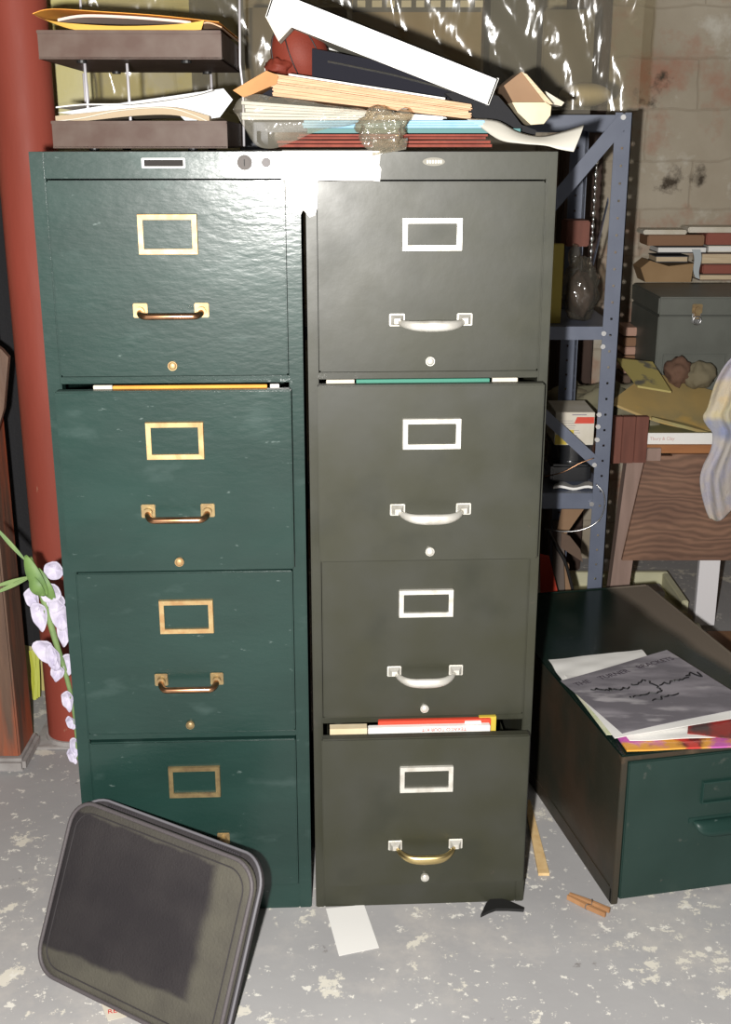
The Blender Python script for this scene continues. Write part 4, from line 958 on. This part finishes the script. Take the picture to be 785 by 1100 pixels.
# white-spined book
A = W(688, 481, BY+.005); B = W(766, 469, BY+.005); zbk = zt+.0005
bk = thing('book', 'book with a white spine and yellowish cover on the bench front', 'book', (A.x, BY+.006, zbk), (0, 0, 0))
bwid = B.x-A.x+.02; bth = .030
obj('spine', MB().box(0, bwid, 0, .004, 0, bth, bev=.0008), WPAPER, bk)
obj('pages', MB().box(.002, bwid-.002, .004, .15, .003, bth-.003), OPAPER, bk)
bcm = mat('map_cover', (.36, .31, .13), .6, col2=(.26, .25, .13), sc=14, spots=[((.33, .10, .07), 16, .62, .68)])
obj('cover', MB().box(0, bwid, .003, .153, bth-.003, bth, bev=.0005).box(0, bwid, .003, .153, 0, .003, bev=.0005), bcm, bk)
text('spine_lettering', 'Tbury & Clay', .012, mat('faded_red_ink', (.58, .36, .32), .6), bk, (.055, -.0006, bth/2), (R(90), 0, 0))
# yellow printed boards above it
YB = mat('yellow_print', (.44, .31, .12), .6, col2=(.33, .26, .12), sc=5, mix=(.4, .6), spots=[((.34, .05, .035), 9, .63, .68), ((.12, .11, .08), 10, .66, .72), ((.5, .33, .1), 8, .55, .65)], coat=.1)
def tilt_sheet(name, quad, th, m, label, cat, f=None):
    return one(name, MB().patch([W(x, y, Y) for x, y, Y in quad], 14, 8, f, th, (0, 0, 1)), m, label, cat, smooth='auto')
tilt_sheet('printed_board', ((655, 434, 3.03), (768, 465, 3.03), (772, 424, 3.21), (698, 401, 3.21)), .006, YB, 'wide yellow printed board with red blotches lying over the bench', 'printed board', lambda u, v: (0, 0, -.014*math.sin(PI*u)*(1-v)))
tilt_sheet('printed_board', ((684, 425, 3.06), (720, 431, 3.06), (700, 399, 3.20), (661, 395, 3.20)), .005, mat('yellow_print_small', (.42, .35, .12), .6, spots=[((.14, .13, .1), 12, .6, .66)]), 'smaller yellow board with grey marks on top of the wide one', 'printed board', lambda u, v: (0, 0, .022))
tilt_sheet('newspaper', ((700, 452, 3.02), (768, 470, 3.02), (775, 440, 3.2), (690, 440, 3.2)), .008, mat('green_yellow_print', (.33, .29, .12), .7, col2=(.3, .2, .07), sc=10), 'yellow-brown printed sheet between white-spined book and the wide board', 'newspaper', lambda u, v: (0, 0, .002))
# rag heap under the boards
RAG = mat('rag_cloth', (.17, .16, .10), .9, col2=(.22, .19, .13), sc=9, bump=.5, bsc=60)
one('rag', blob(W(655, 440, 3.17)+Vector((.02, .02, .0)), (.15, .10, .062), .35, 2, 12, 40, zt+.0005), RAG, 'greenish beige rag heap behind the shelving post on the bench', 'rag', smooth=True)
one('rag', blob(W(612, 432, 3.25), (.075, .07, .05), .3, 2, 5, 30, zt+.0005), mat('rag_olive', (.14, .12, .075), .9, bump=.5), 'olive rag lump seen through the shelving above the white carton', 'rag', smooth=True)
one('stuffed_rag', blob(W(727, 399, 3.19), (.036, .04, .038), .3, 2, 21, 30, zt+.0005), mat('reddish_rag', (.13, .07, .045), .9, bump=.4), 'reddish brown crumpled lump in front of the grey chest', 'rag', smooth=True)
one('stuffed_rag', blob(W(751, 403, 3.18), (.042, .04, .036), .25, 2, 31, 30, zt+.0005), mat('sand_rag', (.17, .145, .09), .9, bump=.4), 'sand coloured crumpled lump beside the reddish one before the chest', 'rag', smooth=True)

# grey metal chest with latch
CY = 3.25; zc1 = W(740, 319, CY).z
x0 = W(708, 330, CY).x
cs = thing('metal_chest', 'grey metal chest with a brass latch standing on the workbench', 'chest', (x0, CY, zt), (0, 0, 0))
cw, cdp, chh = .46, .34, zc1-zt
obj('chest_body', MB().box(0, cw, 0, cdp, .0005, chh-.052, bev=.003), CHESTM, cs)
obj('lid', MB().box(-.002, cw+.002, -.002, cdp+.002, chh-.050, chh, bev=.004), CHESTM, cs)
A = W(712, 380, CY)-Vector((x0, CY, zt)); B = W(775, 440, CY)-Vector((x0, CY, zt))
obj('front_bead', MB().box(A.x, B.x, -.004, 0, A.z-.004, A.z, bev=.001).box(A.x, A.x+.004, -.004, 0, .02, A.z-.004).box(B.x-.004, B.x, -.004, 0, .02, A.z-.004), CHESTM, cs)
lp = W(748, 335, CY)-Vector((x0, CY, zt))
lt = obj('latch', MB().box(lp.x-.014, lp.x+.014, -.008, -.0022, lp.z-.004, lp.z+.022, bev=.002).cyl((lp.x, -.010, lp.z+.006), .009, .010, 'Y', 16).box(lp.x-.008, lp.x+.008, -.012, -.0022, lp.z-.018, lp.z+.002, bev=.002), DULLBRASS, cs, smooth='auto')
obj('latch_ring', MB().tube([(lp.x+.011*math.cos(t), -.012, lp.z-.022+.011*math.sin(t)) for t in [2*PI*k/20 for k in range(20)]], .0022, 8, closed=True), STEEL, lt, smooth=True)
obj('latch_plate', MB().box(lp.x-.012, lp.x+.012, -.004, .0, lp.z-.030, lp.z-.004, bev=.001), STEEL, lt)
# books and a bag on the chest
zc = zc1+.0005
def fb(px0, px1, py0, py1, Y, dy, cov, label, par=True, rot=0, cat='book', name='book', pg=PAGES, grp=None):
    A, B = W(px0, py1, Y), W(px1, py0, Y); w_, h_ = B.x-A.x, max(B.z-A.z, .008)
    t = thing(name, label, cat, (A.x, Y, A.z), (0, rot, 0), grp)
    c_ = min(.003, h_*.2)
    obj('cover', MB().box(0, w_, 0, dy, 0, c_, bev=.0005).box(0, w_, 0, dy, h_-c_, h_, bev=.0005), cov, t)
    obj('pages', MB().box(.002, w_-.001, .002, dy-.001, c_, h_-c_), pg, t); return t
def closed(px0, px1, py0, py1, Y, dy, cov, label, name='book', cat='book', rot=0):
    A, B = W(px0, py1, Y), W(px1, py0, Y)
    o = one(name, MB().box(A.x, B.x, Y, Y+dy, A.z, B.z, bev=.003), cov, label, cat); return o
BY2 = 3.46
BY2 = 3.60
mb = MB().prism([W(693, 303, BY2), W(742, 303, BY2), W(745, 283, BY2), (W(718, 286, BY2)), W(698, 280, BY2), W(688, 288, BY2)], (0, .11, 0))
one('paper_bag', mb, mat('kraft_bag', (.27, .165, .075), .8, col2=(.34, .22, .11), sc=7), 'crumpled brown paper bag on the left of the grey chest', 'paper bag')
fb(704, 739, 275, 282, BY2+.01, .1, DKBOOK, 'dark covered book with cream pages lying on the brown paper bag')
fb(706, 759, 265, 272, BY2, .11, DKBOOK, 'flat book with white pages spanning across above the dark covered book', pg=WPAPER)
closed(695, 757, 252.5, 264, BY2+.005, .11, BRNBOOK, 'brown cloth book lying at left near the top of the chest stack')
closed(691, 738, 247, 252, BY2, .1, OPAPER, 'white magazine at the top left of the chest stack', 'magazine', 'magazine')
closed(739, 800, 244, 250, BY2+.02, .1, OPAPER, 'white paper pile at the top right of the chest stack', 'paper_stack', 'papers')
closed(758, 805, 250.5, 263, BY2+.01, .11, BRICKRED, 'red book near the top right of the chest stack')
fb(760, 805, 264, 271, BY2+.01, .11, OPAPER, 'pale book beneath the red one at the right of the chest stack', pg=WPAPER)
fb(753, 806, 272, 284, BY2, .11, DKCARD, 'thick book with cream pages at the right of the chest stack')
closed(754, 806, 284.5, 294, BY2, .11, BRICKRED, 'red-brown book under the thick cream-paged one')
fb(751, 806, 294.5, 301.5, BY2, .11, DKCARD, 'lowest cream-paged book on the right of the grey chest')
mb = MB().patch([W(743, 268, BY2-.006), W(752, 268, BY2-.006), W(752, 300, BY2-.006), W(747, 298, BY2-.006)], 4, 8, lambda u, v: (.004*math.sin(v*6), 0, 0), .003)
one('cloth_strip', mb, mat('pale_blue_cloth', (.42, .46, .48), .8), 'pale blue cloth strip hanging between the two book stacks on the chest', 'cloth')
# little stack left of the chest
for k, (ya, yb, cm, lb) in enumerate(((352, 361, mat('pink_pages', (.45, .27, .2), .8), 'topmost pinkish book in the small stack left of the chest'), (363, 372, BRNBOOK, 'second book from the top in the small stack left of the chest'),
                                      (373, 381, mat('pink_pages', (.45, .27, .2), .8), 'third book from the top in the small stack left of the chest'), (382, 391, BRNBOOK, 'fourth book from the top in the small stack left of the chest'),
                                      (392, 401, mat('pink_pages', (.45, .27, .2), .8), 'lowest visible book in the small stack left of the chest'))):
    closed(669, 686, ya, yb, 3.50, .11, cm, lb)
A = W(669, 402, 3.50); one('storage_box', MB().box(A.x-.01, x0-.012, 3.48, 3.6, zt+.0005, A.z-.001, bev=.002), DKCARD, 'dark box under the small book stack left of the chest', 'box')

# patterned towel hanging at the right edge
TOW = mat('towel_print', (.40, .39, .48), .9, col2=(.58, .50, .33), sc=16, mix=(.42, .58), spots=[((.26, .28, .42), 20, .56, .66), ((.52, .36, .28), 17, .58, .68), ((.33, .38, .28), 13, .62, .70)], bump=.4, bsc=150)
TOW.node_tree.nodes['Principled BSDF'].inputs['Sheen Weight'].default_value = .2
nt = TOW.node_tree; N = nt.nodes; L = nt.links; b = N['Principled BSDF']; src = b.inputs['Base Color'].links[0].from_socket
tcn = N.new('ShaderNodeTexCoord'); sx = N.new('ShaderNodeSeparateXYZ'); L.new(tcn.outputs['Object'], sx.inputs[0])
rp_ = N.new('ShaderNodeValToRGB'); L.new(math_('MULTIPLY', sx.outputs[2], 2.15), rp_.inputs[0]); e_ = rp_.color_ramp.elements
e_[0].color = (.48, .42, .36, 1); e_[1].color = (.42, .40, .50, 1)
for p_, c_ in ((.30, (.40, .38, .44)), (.46, (.44, .42, .44)), (.50, (.21, .25, .40)), (.57, (.24, .28, .42)), (.60, (.62, .54, .34)), (.79, (.60, .50, .30)), (.83, (.40, .38, .48))):
    q_ = e_.new(p_); q_.color = (*c_, 1)
mx = N.new('ShaderNodeMix'); mx.data_type = 'RGBA'; mx.inputs[0].default_value = .68; L.new(src, mx.inputs[6]); L.new(rp_.outputs[0], mx.inputs[7]); L.new(mx.outputs[2], b.inputs['Base Color'])
mb = MB(); bm = mb.bm
outl = [(788, 380), (776, 398), (768, 415), (761, 438), (756, 448), (760, 457), (766, 466), (763, 483), (755, 500), (752, 514), (754, 530), (759, 548), (763, 557)]
outr_y = [372, 388, 402, 420, 435, 447, 458, 474, 490, 503, 517, 528, 536]
rows = []
Lc = sm([Vector((x, y, 0)) for x, y in outl], 4); Rc = sm([Vector((850+i*0, y, 0)) for i, y in enumerate(outr_y)], 4)
for a, b_ in zip(Lc, Rc):
    r_ = []
    for k in range(25):
        u = k/24; x = a.x+(b_.x-a.x)*u; y = a.y+(b_.y-a.y)*u
        if k in (0,): pass
        Yd = 2.955-.022*math.sin(u*19+y*.02)-.012*math.sin(u*41+y*.05)-(.02 if y > 462 else 0.0)*math.sin(min(1, (y-462)/40)*PI/2)
        r_.append(bm.verts.new(W(x, y+ (5*math.sin(u*15) if y > 530 else 0), Yd)))
    rows.append(r_)
for i in range(len(rows)-1):
    for k in range(24): bm.faces.new((rows[i][k], rows[i+1][k], rows[i+1][k+1], rows[i][k+1]))
# towel lies back over the bench load at its top
topr = [bm.verts.new(v.co+Vector((0, .05, -.03))) for v in rows[0]]
for k in range(24): bm.faces.new((rows[0][k], rows[0][k+1], topr[k+1], topr[k]))
tw_ = one('towel', mb, TOW, 'lavender and yellow patterned towel hanging at the right edge over the bench', 'towel', smooth=True)
sd = tw_.modifiers.new('s', 'SOLIDIFY'); sd.thickness = .003

# ------------------------------------------------------------------ floor clutter behind the box
ct = thing('styrofoam_tray', 'cream foam tray on the floor behind the dark green box', 'foam tray', (.62, 3.22, 0), (0, 0, 0))
FOAM = mat('cream_foam', (.62, .60, .42), .8, col2=(.52, .5, .33), sc=8)
obj('tray_body', MB().box(0, .33, .24, .26, 0, .055, bev=.003).box(0, .33, 0, .24, 0, .012, bev=.002).box(.31, .33, 0, .24, .012, .055, bev=.003).box(.20, .205, .02, .24, .012, .05), FOAM, ct)
obj('white_block', MB().box(.225, .285, .10, .17, .0125, .045, bev=.002), WHITEP, ct)
mb = MB().prism([Z(700, 634, .02), Z(748, 668, .02), Z(760, 690, .02), Z(735, 662, .02), Z(696, 640, .02)], (0, 0, .008))
one('foam_strip', mb, FOAM, 'cream strip on the floor along the right side of the green box', 'strip')
A = Z(752, 669, .0); B = Z(830, 720, .0)
one('cardboard_box', MB().box(.965, 1.35, 2.70, 3.085, .0005, .018, bev=.002), mat('brown_flat', (.23, .12, .06), .8, col2=(.18, .09, .045), sc=8), 'flat brown cardboard on the floor at the right edge behind the box', 'cardboard')
